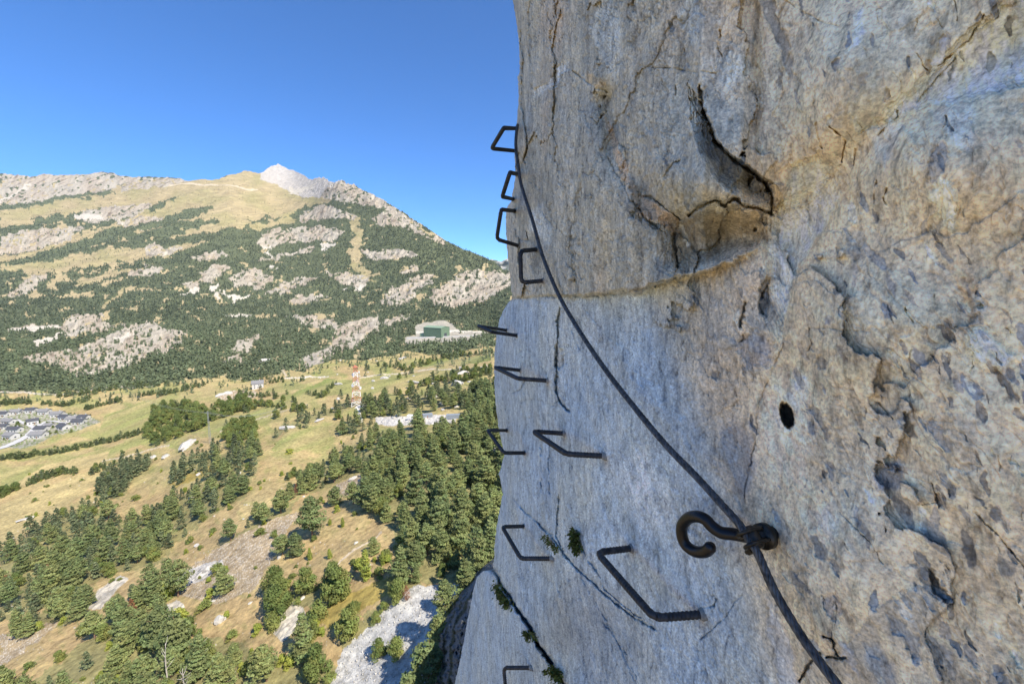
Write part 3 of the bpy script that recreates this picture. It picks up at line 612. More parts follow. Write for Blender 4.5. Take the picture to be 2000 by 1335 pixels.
# big hand-placed colour bands / patches: polygon, colour, strength, depth
slm = np.zeros(PX.shape)
def soft_poly(P, sm=0):
    m = in_poly(cxp, cyp, P); return m.astype(float)
PATCH = [
 ([(1500,420),(1560,400),(1620,360),(1640,390),(1600,450),(1560,520),(1545,580),(1530,640),(1510,600),(1505,500)], (.40,.42,.42), .8, -.025),
 ([(1540,330),(1600,300),(1620,330),(1600,370),(1560,400),(1520,400)], (.39,.39,.36), .7, -.01),
 ([(1700,250),(1760,190),(1800,160),(1900,60),(1960,0),(2060,-60),(2170,-60),(2170,150),(2000,160),(1900,190),(1830,200),(1790,215),(1740,235)], (.42,.42,.39), .7, -.012),
 ([(1760,215),(1850,190),(1960,160),(2010,158),(2170,180),(2170,195),(2000,172),(1930,180),(1850,205),(1780,220)], (.40,.40,.385), .3, .0),
 ([(1690,245),(1700,270),(1705,310),(1730,330),(1745,290),(1768,250),(1740,240)], (.33,.34,.34), .7, 0),
 ([(1820,220),(1850,200),(1900,195),(1905,240),(1890,310),(1870,290),(1840,250)], (.31,.33,.33), .6, 0),
 ([(1640,130),(1655,100),(1670,20),(1685,15),(1685,70),(1665,90),(1650,95)], (.44,.45,.43), .6, 0),
 ([(1505,-20),(1522,40),(1545,100),(1548,150),(1540,160),(1525,110),(1500,40),(1480,-20)], DK, .7, -.006),
 ([(1320,20),(1350,-10),(1378,20),(1375,70),(1365,95),(1345,90),(1340,60),(1325,50)], (.36,.37,.36), .8, 0),
 ([(1395,130),(1420,105),(1465,110),(1470,130),(1450,160),(1410,165)], (.37,.38,.36), .7, 0),
 ([(1150,60),(1165,20),(1190,0),(1215,60),(1218,120),(1200,170),(1175,120)], (.44,.44,.42), .6, 0),
 ([(1095,120),(1105,125),(1110,140),(1095,145),(1085,165),(1050,185),(1040,172),(1080,150)], (.47,.48,.49), .7, -.006),
 ([(1030,420),(1060,400),(1075,440),(1070,480),(1050,460),(1035,445)], (.48,.49,.48), .8, 0),
 ([(1010,385),(1025,372),(1030,400),(1020,410)], (.34,.35,.36), .6, 0),
 ([(1035,462),(1050,462),(1060,520),(1045,540),(1036,490)], (.17,.16,.15), .6, -.005),
 ([(1182,225),(1195,250),(1215,300),(1235,345),(1245,375),(1228,372),(1210,335),(1195,290)], (.46,.31,.19), .75, .004),
 ([(1240,378),(1280,400),(1310,420),(1330,440),(1312,470),(1300,450),(1270,435),(1245,415)], (.44,.31,.20), .8, .004),
 ([(1140,135),(1165,150),(1180,170),(1165,178),(1145,160)], (.42,.29,.15), .7, 0),
 ([(1310,435),(1350,415),(1400,405),(1470,415),(1498,425),(1500,470),(1450,480),(1400,500),(1340,525),(1310,510)], (.27,.225,.16), .85, -.03),
 ([(1362,190),(1374,214),(1388,245),(1402,276),(1432,306),(1472,332),(1498,354),(1510,385),(1506,402),(1478,390),(1440,370),(1405,342),(1380,302),(1366,250)], (.22,.235,.25), .8, -.085),
 
 ([(1482,560),(1495,540),(1505,545),(1503,590),(1497,622),(1485,605)], (.16,.16,.155), .8, -.018),
 ([(1655,455),(1680,440),(1695,465),(1690,500),(1668,515),(1652,490)], DK, .8, -.003),
 ([(1665,555),(1660,515),(1675,520),(1672,560)], (.28,.27,.29), .5, 0),
 ([(1435,690),(1450,655),(1480,645),(1510,670),(1510,705),(1485,722),(1455,718)], (.27,.275,.30), .75, -.008),
 ([(1400,830),(1430,820),(1470,850),(1480,900),(1460,960),(1445,990),(1430,930),(1405,880)], (.24,.255,.29), .7, 0),
 ([(1480,790),(1510,720),(1570,735),(1590,790),(1600,840),(1570,900),(1590,960),(1540,950),(1490,870)], (.38,.365,.34), .55, 0),
 ([(1535,770),(1550,735),(1572,730),(1576,780),(1560,800)], (.42,.42,.42), .6, 0),
 ([(1700,940),(1720,910),(1755,895),(1768,920),(1755,950),(1730,960),(1712,955)], (.20,.225,.275), .8, 0),
 ([(1775,1100),(1790,1098),(1825,1120),(1842,1150),(1850,1180),(1830,1170),(1800,1140)], (.19,.185,.18), .7, -.004),
 ([(1805,1110),(1820,1112),(1840,1140),(1855,1178),(1845,1175),(1822,1150)], (.06,.06,.06), .9, -.012),
 ([(1530,1120),(1545,1110),(1560,1130),(1580,1150),(1588,1165),(1560,1150),(1545,1140)], (.20,.205,.21), .8, 0),
 ([(1730,1200),(1745,1195),(1775,1220),(1800,1260),(1795,1292),(1780,1290),(1765,1250),(1745,1240)], (.20,.215,.24), .85, -.004),
 ([(1800,1230),(1830,1240),(1855,1270),(1860,1300),(1840,1302),(1815,1270)], (.23,.24,.25), .8, 0),
 ([(1690,1260),(1715,1258),(1740,1300),(1760,1350),(1730,1380),(1705,1340),(1690,1290)], (.22,.235,.26), .8, 0),
 ([(1605,1170),(1640,1150),(1645,1200),(1630,1220),(1615,1190)], (.24,.245,.26), .7, -.004),
 ([(1500,1170),(1530,1220),(1550,1280),(1560,1360),(1520,1370),(1515,1300),(1500,1230)], (.27,.29,.33), .7, 0),
 ([(1640,1250),(1665,1270),(1680,1320),(1660,1300),(1645,1280)], (.27,.28,.32), .6, 0),
 ([(1820,960),(1828,975),(1840,990),(1830,995),(1822,980)], (.08,.08,.08), .8, -.006),
 ([(1935,990),(1955,985),(1962,1005),(1948,1022),(1935,1010)], (.13,.13,.14), .8, 0),
 ([(1945,1080),(1965,1090),(1985,1100),(1980,1122),(1955,1120)], (.18,.19,.20), .8, 0),
 ([(1940,720),(1960,735),(1978,760),(1988,780),(1972,775),(1952,750)], (.17,.165,.16), .8, -.004),
 ([(1755,812),(1770,808),(1780,830),(1788,852),(1770,848),(1758,832)], (.17,.17,.16), .8, -.003),
 ([(1595,700),(1602,688),(1614,705),(1616,718),(1600,716)], (.15,.16,.16), .8, -.004),
 ([(1607,620),(1615,610),(1622,622),(1616,632),(1606,630)], (.22,.23,.26), .8, 0),
 ([(1760,712),(1768,715),(1778,738),(1770,735)], (.16,.17,.17), .8, -.003),
 ([(1840,520),(1870,500),(1910,560),(1900,640),(1890,640),(1885,580),(1860,540)], (.40,.27,.13), .5, 0),
 ([(1885,650),(1920,640),(1975,690),(1960,720),(1920,720),(1890,680)], (.50,.46,.40), .6, .004),
 ([(1815,380),(1840,350),(1860,365),(1870,420),(1865,460),(1840,450),(1825,410)], (.50,.47,.42), .6, .003),
 ([(1085,675),(1095,680),(1098,705),(1092,722),(1084,715)], (.33,.31,.28), .6, -.014),
 ([(1180,900),(1260,880),(1310,960),(1320,1010),(1260,1050),(1200,960)], (.48,.49,.50), .45, 0),
 ([(1130,1180),(1200,1140),(1290,1270),(1300,1400),(1180,1400),(1120,1260)], (.35,.355,.36), .5, 0),
 ([(1060,1190),(1100,1150),(1140,1240),(1150,1300),(1090,1260)], (.30,.31,.32), .5, 0),
 ([(1090,1180),(1100,1120),(1130,1120),(1200,1200),(1180,1250)], (.34,.34,.34), .4, 0),
 ([(1560,1000),(1600,980),(1640,1010),(1640,1060),(1590,1080)], (.42,.40,.37), .5, 0),
 ([(1270,590),(1300,585),(1400,560),(1450,520),(1500,500),(1500,560),(1440,590),(1340,620),(1300,680)], (.36,.33,.29), .5, 0),
]
for P, c, st, dp in PATCH:
    Pa = np.array(P, float); cen = Pa.mean(0)
    tot = 0
    for sc_ in (1.12, 1.0, .88): tot = tot + in_poly(cxp, cyp, cen + (Pa - cen) * sc_)
    m = tot / 3.0
    ms = sum(in_poly(PX * .5 + cxp * .5, PY * .5 + cyp * .5, cen + (Pa - cen) * q) for q in (1.3, 1.22, 1.14, 1.06, .98, .9, .8, .7, .55)) / 9.0 if dp < -.02 else m
    tex = .72 + .28 * sst(-.4, .3, strat + .4 * grain)
    c = np.array(c) * (1.30 if max(c) > .3 else 1.0); colr = mixc(colr, c, m * min(1, st * 1.15) * tex); slm = np.maximum(slm, m * .9); rel = rel + dp * ms; rough = rough * (1 - .3 * m)
a_ = R(75); X_ = (PX - 1537) * math.cos(a_) + (PY - 811) * math.sin(a_); Y_ = -(PX - 1537) * math.sin(a_) + (PY - 811) * math.cos(a_); m = sst(1.15, .8, np.sqrt((X_ / 25) ** 2 + (Y_ / 13) ** 2) + .12 * gn(PX / 6, PY / 6, 147)); rel = rel - .085 * m; colr = mixc(colr, (.07, .065, .06), m * .85)
# slate flecks, drawn out down the dip
rs = np.random.RandomState(5)
for k in range(560):
    x0 = rs.uniform(1290, 2150); y0 = rs.uniform(-100, 1450)
    if y0 < 480 and rs.rand() < .55: continue
    L = rs.uniform(5, 26) * (1.7 if rs.rand() < .18 else 1) * (.6 + .6 * (x0 - 1300) / 700); wd = L * rs.uniform(.16, .42); a = R(rs.uniform(50, 78)) if y0 > 450 else R(rs.uniform(60, 110))
    if smooth_z[min(NRc - 1, int((y0 + 160) / 1660 * NRc)), int(np.clip((x0 - 1000) / 1170, 0, .99) * NCc)] > .5: continue
    r0 = int(np.clip((y0 - L * 1.6 + 160) / 1660 * NRc, 0, NRc - 1)); r1 = int(np.clip((y0 + L * 1.6 + 160) / 1660 * NRc, 1, NRc))
    if r1 <= r0: continue
    sx = cxp[r0:r1] - x0; syy = cyp[r0:r1] - y0
    p = (sx * math.cos(a) + syy * math.sin(a)) / L; q = (-sx * math.sin(a) + syy * math.cos(a)) / wd
    r = p * p + q * q + .35 * strat[r0:r1]; m = sst(1.05, .75, r)
    c = [(.12, .14, .165), (.17, .21, .27), (.22, .235, .26), (.58, .56, .50)][rs.choice(4, p=[.30, .38, .14, .18])]
    st = rs.uniform(.5, .95)
    colr[r0:r1] = mixc(colr[r0:r1], c, m * st); slm[r0:r1] = np.maximum(slm[r0:r1], m * st); rel[r0:r1] -= m * rs.uniform(0, .0035)
    # sharp upper-left rim
# cracks and overhang lips: line, half width px, depth m, darkening
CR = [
 ([(1000,584),(1040,580),(1100,579),(1170,578),(1230,570),(1300,552)], 2.2, .02, .35),  # lip of the upper bulge: its shadow line is darkened into the colour
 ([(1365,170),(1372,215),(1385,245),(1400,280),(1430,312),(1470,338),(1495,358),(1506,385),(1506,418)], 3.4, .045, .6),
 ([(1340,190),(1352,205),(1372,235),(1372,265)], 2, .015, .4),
 ([(1345,420),(1370,400),(1395,392),(1410,402),(1432,386),(1455,402),(1500,415)], 3.4, .04, .6),  # overhang lip: the shadow beneath it is darkened into the colour
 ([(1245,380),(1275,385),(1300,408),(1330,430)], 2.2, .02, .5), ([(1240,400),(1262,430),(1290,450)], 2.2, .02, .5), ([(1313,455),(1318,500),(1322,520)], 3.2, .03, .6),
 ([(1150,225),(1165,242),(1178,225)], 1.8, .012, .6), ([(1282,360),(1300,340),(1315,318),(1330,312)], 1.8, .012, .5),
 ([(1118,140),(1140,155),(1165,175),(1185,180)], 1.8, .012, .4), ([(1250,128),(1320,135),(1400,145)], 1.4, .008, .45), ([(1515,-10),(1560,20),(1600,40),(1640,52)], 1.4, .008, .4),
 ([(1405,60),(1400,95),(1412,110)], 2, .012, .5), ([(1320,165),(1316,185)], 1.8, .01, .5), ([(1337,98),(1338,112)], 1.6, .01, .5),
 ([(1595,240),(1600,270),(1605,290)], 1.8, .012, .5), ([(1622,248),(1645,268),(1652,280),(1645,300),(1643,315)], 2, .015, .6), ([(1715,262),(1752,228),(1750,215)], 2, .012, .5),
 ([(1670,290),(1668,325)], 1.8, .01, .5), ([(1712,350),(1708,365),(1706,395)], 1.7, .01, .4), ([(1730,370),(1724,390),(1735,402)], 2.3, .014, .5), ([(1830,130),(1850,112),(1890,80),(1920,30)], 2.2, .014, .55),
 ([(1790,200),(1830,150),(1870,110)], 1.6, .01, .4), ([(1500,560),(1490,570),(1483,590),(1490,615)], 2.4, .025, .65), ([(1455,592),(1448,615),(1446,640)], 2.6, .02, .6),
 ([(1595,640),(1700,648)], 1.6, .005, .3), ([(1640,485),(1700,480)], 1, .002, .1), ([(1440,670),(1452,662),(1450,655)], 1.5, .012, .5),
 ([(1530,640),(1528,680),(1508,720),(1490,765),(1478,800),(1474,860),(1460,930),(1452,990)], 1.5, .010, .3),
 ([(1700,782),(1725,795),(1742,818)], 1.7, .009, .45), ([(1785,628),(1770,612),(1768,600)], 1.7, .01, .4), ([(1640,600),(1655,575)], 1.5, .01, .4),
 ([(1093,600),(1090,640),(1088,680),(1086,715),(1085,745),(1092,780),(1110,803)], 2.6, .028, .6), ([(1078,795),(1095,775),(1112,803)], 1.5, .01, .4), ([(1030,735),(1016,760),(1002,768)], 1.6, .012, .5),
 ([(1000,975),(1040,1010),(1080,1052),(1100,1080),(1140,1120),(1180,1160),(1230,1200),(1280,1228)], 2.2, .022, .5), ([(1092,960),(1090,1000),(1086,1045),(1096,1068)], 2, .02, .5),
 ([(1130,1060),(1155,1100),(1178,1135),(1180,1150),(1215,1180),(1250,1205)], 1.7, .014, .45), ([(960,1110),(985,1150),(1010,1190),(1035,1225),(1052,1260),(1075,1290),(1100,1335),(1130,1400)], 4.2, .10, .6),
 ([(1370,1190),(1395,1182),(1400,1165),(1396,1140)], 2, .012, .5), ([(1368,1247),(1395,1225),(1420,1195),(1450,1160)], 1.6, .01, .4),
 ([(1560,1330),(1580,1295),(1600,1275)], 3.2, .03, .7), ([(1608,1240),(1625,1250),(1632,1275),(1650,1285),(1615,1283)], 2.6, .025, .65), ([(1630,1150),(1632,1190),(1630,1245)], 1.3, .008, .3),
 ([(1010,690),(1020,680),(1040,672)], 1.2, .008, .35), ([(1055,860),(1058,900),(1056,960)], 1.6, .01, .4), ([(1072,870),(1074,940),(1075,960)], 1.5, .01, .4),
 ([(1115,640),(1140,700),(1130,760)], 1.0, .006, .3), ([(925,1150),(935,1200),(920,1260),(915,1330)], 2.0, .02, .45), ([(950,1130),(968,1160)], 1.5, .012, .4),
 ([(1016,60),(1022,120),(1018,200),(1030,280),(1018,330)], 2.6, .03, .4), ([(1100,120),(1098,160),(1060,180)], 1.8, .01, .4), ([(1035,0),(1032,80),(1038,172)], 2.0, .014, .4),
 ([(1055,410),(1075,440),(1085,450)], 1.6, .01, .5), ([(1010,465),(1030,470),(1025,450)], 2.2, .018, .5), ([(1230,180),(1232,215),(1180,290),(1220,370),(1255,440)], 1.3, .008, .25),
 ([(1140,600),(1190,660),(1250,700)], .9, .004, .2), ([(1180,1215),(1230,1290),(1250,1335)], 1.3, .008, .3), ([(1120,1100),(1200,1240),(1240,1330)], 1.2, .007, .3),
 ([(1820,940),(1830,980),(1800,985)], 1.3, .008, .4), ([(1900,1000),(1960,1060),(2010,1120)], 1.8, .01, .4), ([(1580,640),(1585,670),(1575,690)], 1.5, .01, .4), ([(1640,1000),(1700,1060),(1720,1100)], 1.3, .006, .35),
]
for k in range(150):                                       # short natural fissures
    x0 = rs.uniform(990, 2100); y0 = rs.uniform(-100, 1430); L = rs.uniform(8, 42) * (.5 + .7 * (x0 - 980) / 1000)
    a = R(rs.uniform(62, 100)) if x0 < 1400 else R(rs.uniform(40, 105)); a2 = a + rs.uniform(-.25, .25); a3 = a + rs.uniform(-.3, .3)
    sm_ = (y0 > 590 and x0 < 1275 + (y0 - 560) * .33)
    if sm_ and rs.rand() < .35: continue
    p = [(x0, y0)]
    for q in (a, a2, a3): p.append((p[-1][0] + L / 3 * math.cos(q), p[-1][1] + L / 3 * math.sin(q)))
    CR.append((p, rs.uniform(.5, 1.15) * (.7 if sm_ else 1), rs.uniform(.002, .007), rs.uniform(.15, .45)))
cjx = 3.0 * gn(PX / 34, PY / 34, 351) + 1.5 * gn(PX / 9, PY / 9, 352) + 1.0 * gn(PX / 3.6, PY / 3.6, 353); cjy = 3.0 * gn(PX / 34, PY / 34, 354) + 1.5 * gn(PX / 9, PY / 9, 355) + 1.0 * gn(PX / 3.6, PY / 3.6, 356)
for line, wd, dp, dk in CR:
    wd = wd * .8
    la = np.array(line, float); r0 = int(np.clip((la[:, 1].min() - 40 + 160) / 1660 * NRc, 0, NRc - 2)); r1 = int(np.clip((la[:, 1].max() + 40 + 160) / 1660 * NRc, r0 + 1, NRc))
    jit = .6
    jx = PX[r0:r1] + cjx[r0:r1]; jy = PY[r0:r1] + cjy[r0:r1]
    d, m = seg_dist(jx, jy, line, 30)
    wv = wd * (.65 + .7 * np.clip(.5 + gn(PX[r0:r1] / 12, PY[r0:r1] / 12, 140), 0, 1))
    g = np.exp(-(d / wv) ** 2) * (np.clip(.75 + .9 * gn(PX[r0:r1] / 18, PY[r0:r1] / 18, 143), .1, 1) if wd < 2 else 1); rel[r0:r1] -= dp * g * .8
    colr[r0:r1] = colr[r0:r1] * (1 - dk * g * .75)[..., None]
# slate-blue skin where flakes have come off: follows the broken planes
sk = sst(.18, .30, F2 + .5 * fbm(S * 2.2, H * 1.6, 3, 345) - .12) * rough * sst(1200, 1500, PX + .3 * (PY - 500)) * sst(480, 620, PY); colr = mixc(colr, (.27, .315, .37), sk * .62)
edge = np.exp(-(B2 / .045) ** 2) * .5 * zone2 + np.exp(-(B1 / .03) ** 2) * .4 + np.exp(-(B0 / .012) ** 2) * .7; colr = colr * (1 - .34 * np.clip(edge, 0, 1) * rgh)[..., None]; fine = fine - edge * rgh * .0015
# rust runs under the irons
for (rx_, ry_, rw, rl) in ((1182, 893, 7, 30), (1371, 1203, 10, 42), (1478, 1072, 10, 40), (1236, 1074, 6, 26), (1079, 1092, 5, 20), (1071, 745, 5, 20), (1025, 886, 4, 16), (1102, 849, 4, 22), (1063, 551, 4, 12)):
    q_ = np.clip((PY - ry_) / rl, 0, 1); m_ = np.exp(-((PX - rx_ - 2 * gn(PY / 9, PX * 0, 346)) / (rw * (1 - .5 * q_))) ** 2) * (PY > ry_ - 4) * (1 - q_) ; colr = mixc(colr, (.30, .20, .11), np.clip(m_, 0, 1) * .6)
# grain colour
colr = colr * (1 + .30 * (.6 + .4 * rough) * grain + .30 * strat + .12 * fbm(S * 3, H * 3, 4, 215) + .10 * flak + .14 * g3 - .03)[..., None]
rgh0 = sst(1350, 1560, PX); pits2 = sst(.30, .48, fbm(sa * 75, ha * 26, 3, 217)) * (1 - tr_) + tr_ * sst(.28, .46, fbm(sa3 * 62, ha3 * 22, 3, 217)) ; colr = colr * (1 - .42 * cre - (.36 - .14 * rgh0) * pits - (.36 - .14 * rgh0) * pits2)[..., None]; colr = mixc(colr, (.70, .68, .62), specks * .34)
fine = fine - pits2 * .0016
tone = 1 + .16 * dome(1230, 960, 90, 170, 20) - .22 * dome(1180, 1260, 90, 120, 30) - .14 * dome(1080, 1230, 50, 120, 20) + .10 * dome(1120, 640, 80, 60, 0) - .14 * dome(1400, 880, 60, 120, 0) + .10 * dome(1330, 1120, 70, 90, 20) + .16 * dome(1700, 80, 420, 190, 0) + .10 * dome(1800, 600, 200, 250, 0); colr = colr * tone[..., None]
bl_ = sst(.18, .42, fbm(sa * 13, ha * 4.5, 5, 209, .62)) * rough; colr = mixc(colr, (.30, .31, .32), bl_ * .4 * (1 - .5 * sst(1400, 1560, PX))); bl2 = sst(.12, .4, fbm(sa * 4.2, ha * 1.7, 5, 211, .6)) * (.35 + .65 * rough); colr = mixc(colr, (.37, .375, .36), bl2 * .38 * sst(1600, 1350, PX)); bl3 = sst(.15, .45, fbm(sa * 5.5, ha * 2.1, 5, 212, .6)); colr = mixc(colr, (.66, .63, .56), bl3 * .32)
dark = sst(.42, .7, ridged(sa * 26, ha * 8, 3, 141)) ; colr = colr * (1 - .10 * rough * dark)[..., None]
rgt = (sst(1290, 1560, PX) * (1 - smooth_z))[..., None]; colr = np.clip(colr * np.array([1.20, 1.24, 1.19]) * (1 + rgt * np.array([.46, .36, .24])), .012, .84)
# one family of hues per zone: the tan wall and the greyer upper left differ more in tone than in hue
Lm = colr.mean(-1); hz_ = np.array([1.16, 1.03, .81]) * (1 - sst(1300, 1560, PX))[..., None] * .93 + np.array([1.21, 1.04, .73]) * sst(1300, 1560, PX)[..., None]
hz_ = hz_ / hz_.mean(-1, keepdims=True); kz = .66 * (1 - smooth_z) * (1 - slm) * sst(.17, .30, Lm) * (.55 + .45 * sst(1300, 1500, PX))
colr = colr * (1 - kz[..., None]) + hz_ * Lm[..., None] * kz[..., None]
# rounding at the outer edge of the wall
rnd = .40 * np.exp(-E2 / 24.0) + .18 * np.exp(-E2 / 70.0) + .12 * np.exp(-E / 10.0)
D2 = D * (1 + rnd * .35) - rel / np.clip(.949 * du + .3153 * dy, .35, 1)
V = np.stack([du * D2, dy * D2, dz * D2], -1)
fade = sst(0, 30, E)
V = V + WN[None, None] * (fine * (.35 + .65 * fade) * (1.6 - .75 * sst(1330, 1560, PX)))[..., None]
# carry the face round the corner and back into the mountain, and on past the camera
def shift(col_, dx, dyv, dzv=0): k = col_.copy(); k[:, 0] += dx; k[:, 1] += dyv; k[:, 2] += dzv; return k
e0 = V[:, 0]
wob = .05 * fbm(pyr / 60, pyr * 0, 4, 150)[:, None] * np.array([[1, 1, 0]])
left = [shift(e0 * 2.6, 10, 0), shift(e0 * 1.9, 4, 0), shift(e0 * 1.5, 1.5, 0), shift(e0 * 1.25, .5, 0), shift(e0 * 1.12, .16, 0), shift(e0 * 1.05, .05, 0), shift(e0 * 1.015, .012, 0)]
e1 = V[:, -1]; t_al = np.array([.3153, -.949])
right = [shift(e1, t_al[0] * q, t_al[1] * q) for q in (.25, .8, 2.0, 4.5)] + [shift(e1, 6, -8), shift(e1, 14, -3)]
V = np.concatenate([np.stack(left, 1), V, np.stack(right, 1)], 1)
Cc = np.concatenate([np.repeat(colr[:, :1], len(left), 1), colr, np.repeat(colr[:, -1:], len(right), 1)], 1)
# rows above (crest) and below (down to the foot)
def rowshift(r, z, sx=0, sy=0, kx=1.0):
    k = r.copy(); k[:, 2] = z; k[:, 0] += sx; k[:, 1] = k[:, 1] * kx + sy; return k
top0 = V[0]; tz = top0[:, 2]; tops = [rowshift(top0, tz + 1.0, .05), rowshift(top0, tz + 2.4, .4, 0), rowshift(top0, tz + 3.6, 1.6, .2), rowshift(top0, tz + 4.2, 4.0, .5)]
bot0 = V[-1]; zb = bot0[:, 2]
bots = []
bots = [rowshift(bot0, zb - q) for q in (1.0, 4.0, 12.0, 40.0, 105.0)]
V = np.concatenate([np.array(tops[::-1]), V, np.array(bots)], 0)
Cc = np.concatenate([np.repeat(Cc[:1], len(tops), 0), Cc, np.repeat(Cc[-1:], len(bots), 0)], 0)
nr, nc = V.shape[:2]; idx = np.arange(nr * nc).reshape(nr, nc)
FQ = np.stack([idx[:-1, :-1], idx[1:, :-1], idx[1:, 1:], idx[:-1, 1:]], -1).reshape(-1, 4)
Vf = V.reshape(-1, 3); n0 = len(Vf)
# closing cap on top
cen = np.array([[9.0, -1.0, 7.8]]); Vf = np.concatenate([Vf, cen]); capq = np.stack([idx[0, :-1], idx[0, 1:], np.full(nc - 1, n0), np.full(nc - 1, n0)], -1)
Cf = np.concatenate([Cc.reshape(-1, 3), Cc[0, :1]])
tri = capq[:, :3]; FT = np.concatenate([np.stack([FQ[:, 0], FQ[:, 1], FQ[:, 2]], 1), np.stack([FQ[:, 0], FQ[:, 2], FQ[:, 3]], 1), tri])
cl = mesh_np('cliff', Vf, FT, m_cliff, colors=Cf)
tag(cl, 'sheer brown and blue-grey limestone cliff in shade beside the camera', 'cliff', kind='structure')
print('cliff', time.time() - T0)

# lower buttress: shaded rock left of and below the cliff's edge, running back behind the wall
bs = np.array([(1080,975,98),(1105,935,93),(1130,912,88),(1150,898,84),(1175,882,80),(1200,868,76),(1230,850,71),(1260,846,68),(1300,846,64),(1335,838,61),(1400,815,56),(1550,780,46),(1800,740,38)], float)
pyb = np.concatenate([np.linspace(1080, 1420, 230), np.linspace(1430, 1800, 20)]); L0 = np.interp(pyb, bs[:, 0], bs[:, 1]) + 3.5 * gn(pyb / 16, pyb * 0, 160) + 2 * gn(pyb / 6, pyb * 0, 161)
Y0 = np.interp(pyb, bs[:, 0], bs[:, 2])
qq = np.linspace(0, 1, 150) ** .9; rows = []; cr = []
for i in range(len(pyb)):
    px_ = L0[i] + (1060 - L0[i]) * qq; py_ = np.full(150, pyb[i]) ; Yv = Y0[i] * (1 - .46 * (1 - np.exp(-qq * 4.5)))
    Yv = Yv * (1 + .07 * fbm(px_ / 26, py_ / 34, 5, 162) + .05 * ridged(px_ / 14, py_ / 18, 5, 163))
    dx, dy_, dz_ = dirs(px_, py_); rows.append(np.stack([dx / dy_ * Yv, Yv, dz_ / dy_ * Yv], 1))
V = np.array(rows); V[:, :, 2] -= 70 * np.clip(qq - .34, 0, 1)[None]; e0 = V[:, 0]
lf = [shift(e0 * 1.5, 70, 0), shift(e0 * 1.3, 25, 0), shift(e0 * 1.15, 8, 0), shift(e0 * 1.04, 1.5, 0)]; V = np.concatenate([np.stack(lf, 1), V, np.stack([shift(V[:, -1], 12, -14), shift(V[:, -1], 60, -20)], 1)], 1)
tp = V[0].copy(); tps_ = []
for a_, b_ in ((1.0, 1.02), (4, 1.06), (14, 1.15)): k = tp * b_; k[:, 0] += a_; tps_.append(k)
V = np.concatenate([np.array(tps_[::-1]), V], 0)
nr, nc = V.shape[:2]; idx = np.arange(nr * nc).reshape(nr, nc); FQ = np.stack([idx[:-1, :-1], idx[1:, :-1], idx[1:, 1:], idx[:-1, 1:]], -1).reshape(-1, 4)
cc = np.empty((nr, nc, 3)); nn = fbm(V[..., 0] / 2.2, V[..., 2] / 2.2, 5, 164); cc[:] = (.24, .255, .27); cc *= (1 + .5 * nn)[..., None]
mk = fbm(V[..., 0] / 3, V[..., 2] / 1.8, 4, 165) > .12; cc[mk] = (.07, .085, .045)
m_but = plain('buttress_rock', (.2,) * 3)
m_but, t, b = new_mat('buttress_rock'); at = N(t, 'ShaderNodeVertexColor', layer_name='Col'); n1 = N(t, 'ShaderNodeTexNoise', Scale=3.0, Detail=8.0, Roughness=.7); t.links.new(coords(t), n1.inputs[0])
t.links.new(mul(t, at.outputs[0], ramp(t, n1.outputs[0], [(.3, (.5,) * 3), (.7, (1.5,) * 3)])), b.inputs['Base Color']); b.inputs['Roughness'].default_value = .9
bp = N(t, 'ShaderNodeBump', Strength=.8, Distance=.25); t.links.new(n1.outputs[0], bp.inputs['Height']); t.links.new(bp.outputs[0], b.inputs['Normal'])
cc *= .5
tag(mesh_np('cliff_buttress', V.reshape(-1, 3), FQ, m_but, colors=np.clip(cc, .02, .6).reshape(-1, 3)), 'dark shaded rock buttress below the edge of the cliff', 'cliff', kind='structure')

# unseen massif added to shade the buttress, right of and behind the viewer
gx, gz = np.meshgrid(np.linspace(0, 1, 120), np.linspace(0, 1, 70)); per = np.array([(6,7),(30,9),(70,6),(95,-10),(90,-60),(40,-80),(9,-70),(6.5,-30),(6,7)], float); pl = np.concatenate([[0], np.cumsum(np.hypot(*np.diff(per, axis=0).T))])
bx = np.interp(gx * pl[-1], pl, per[:, 0]); by = np.interp(gx * pl[-1], pl, per[:, 1]); topz = 30 + 4 * gn(bx / 14, by / 14, 170); bz = -110 + (topz + 110) * gz
nz_ = 1.6 * fbm(bx / 9 + by / 13, bz / 9, 4, 171); cxm, cym = 48, -36; rr_ = 1 - .10 * gz ** 4; kk = 1 + (nz_ - 1.6) / 60; V = np.stack([cxm + (bx - cxm) * rr_ * kk, cym + (by - cym) * rr_ * kk, bz], -1)
V[:, -1] = V[:, 0]; nr, nc = V.shape[:2]; idx = np.arange(nr * nc).reshape(nr, nc); FQ = np.stack([idx[:-1, :-1], idx[:-1, 1:], idx[1:, 1:], idx[1:, :-1]], -1).reshape(-1, 4); Vf = np.concatenate([V.reshape(-1, 3), [[cxm, cym, 44]]]); ce = len(Vf) - 1
FT = np.concatenate([FQ[:, [0, 1, 2]], FQ[:, [0, 2, 3]], np.stack([idx[-1, :-1], idx[-1, 1:], np.full(nc - 1, ce)], -1)]); cc = np.ones((len(Vf), 3)) * (.42, .39, .34)
tag(mesh_np('shade_massif', Vf, FT, m_but, colors=cc), 'unseen rock massif added out of frame at the right to shade the buttress', 'cliff', kind='structure')

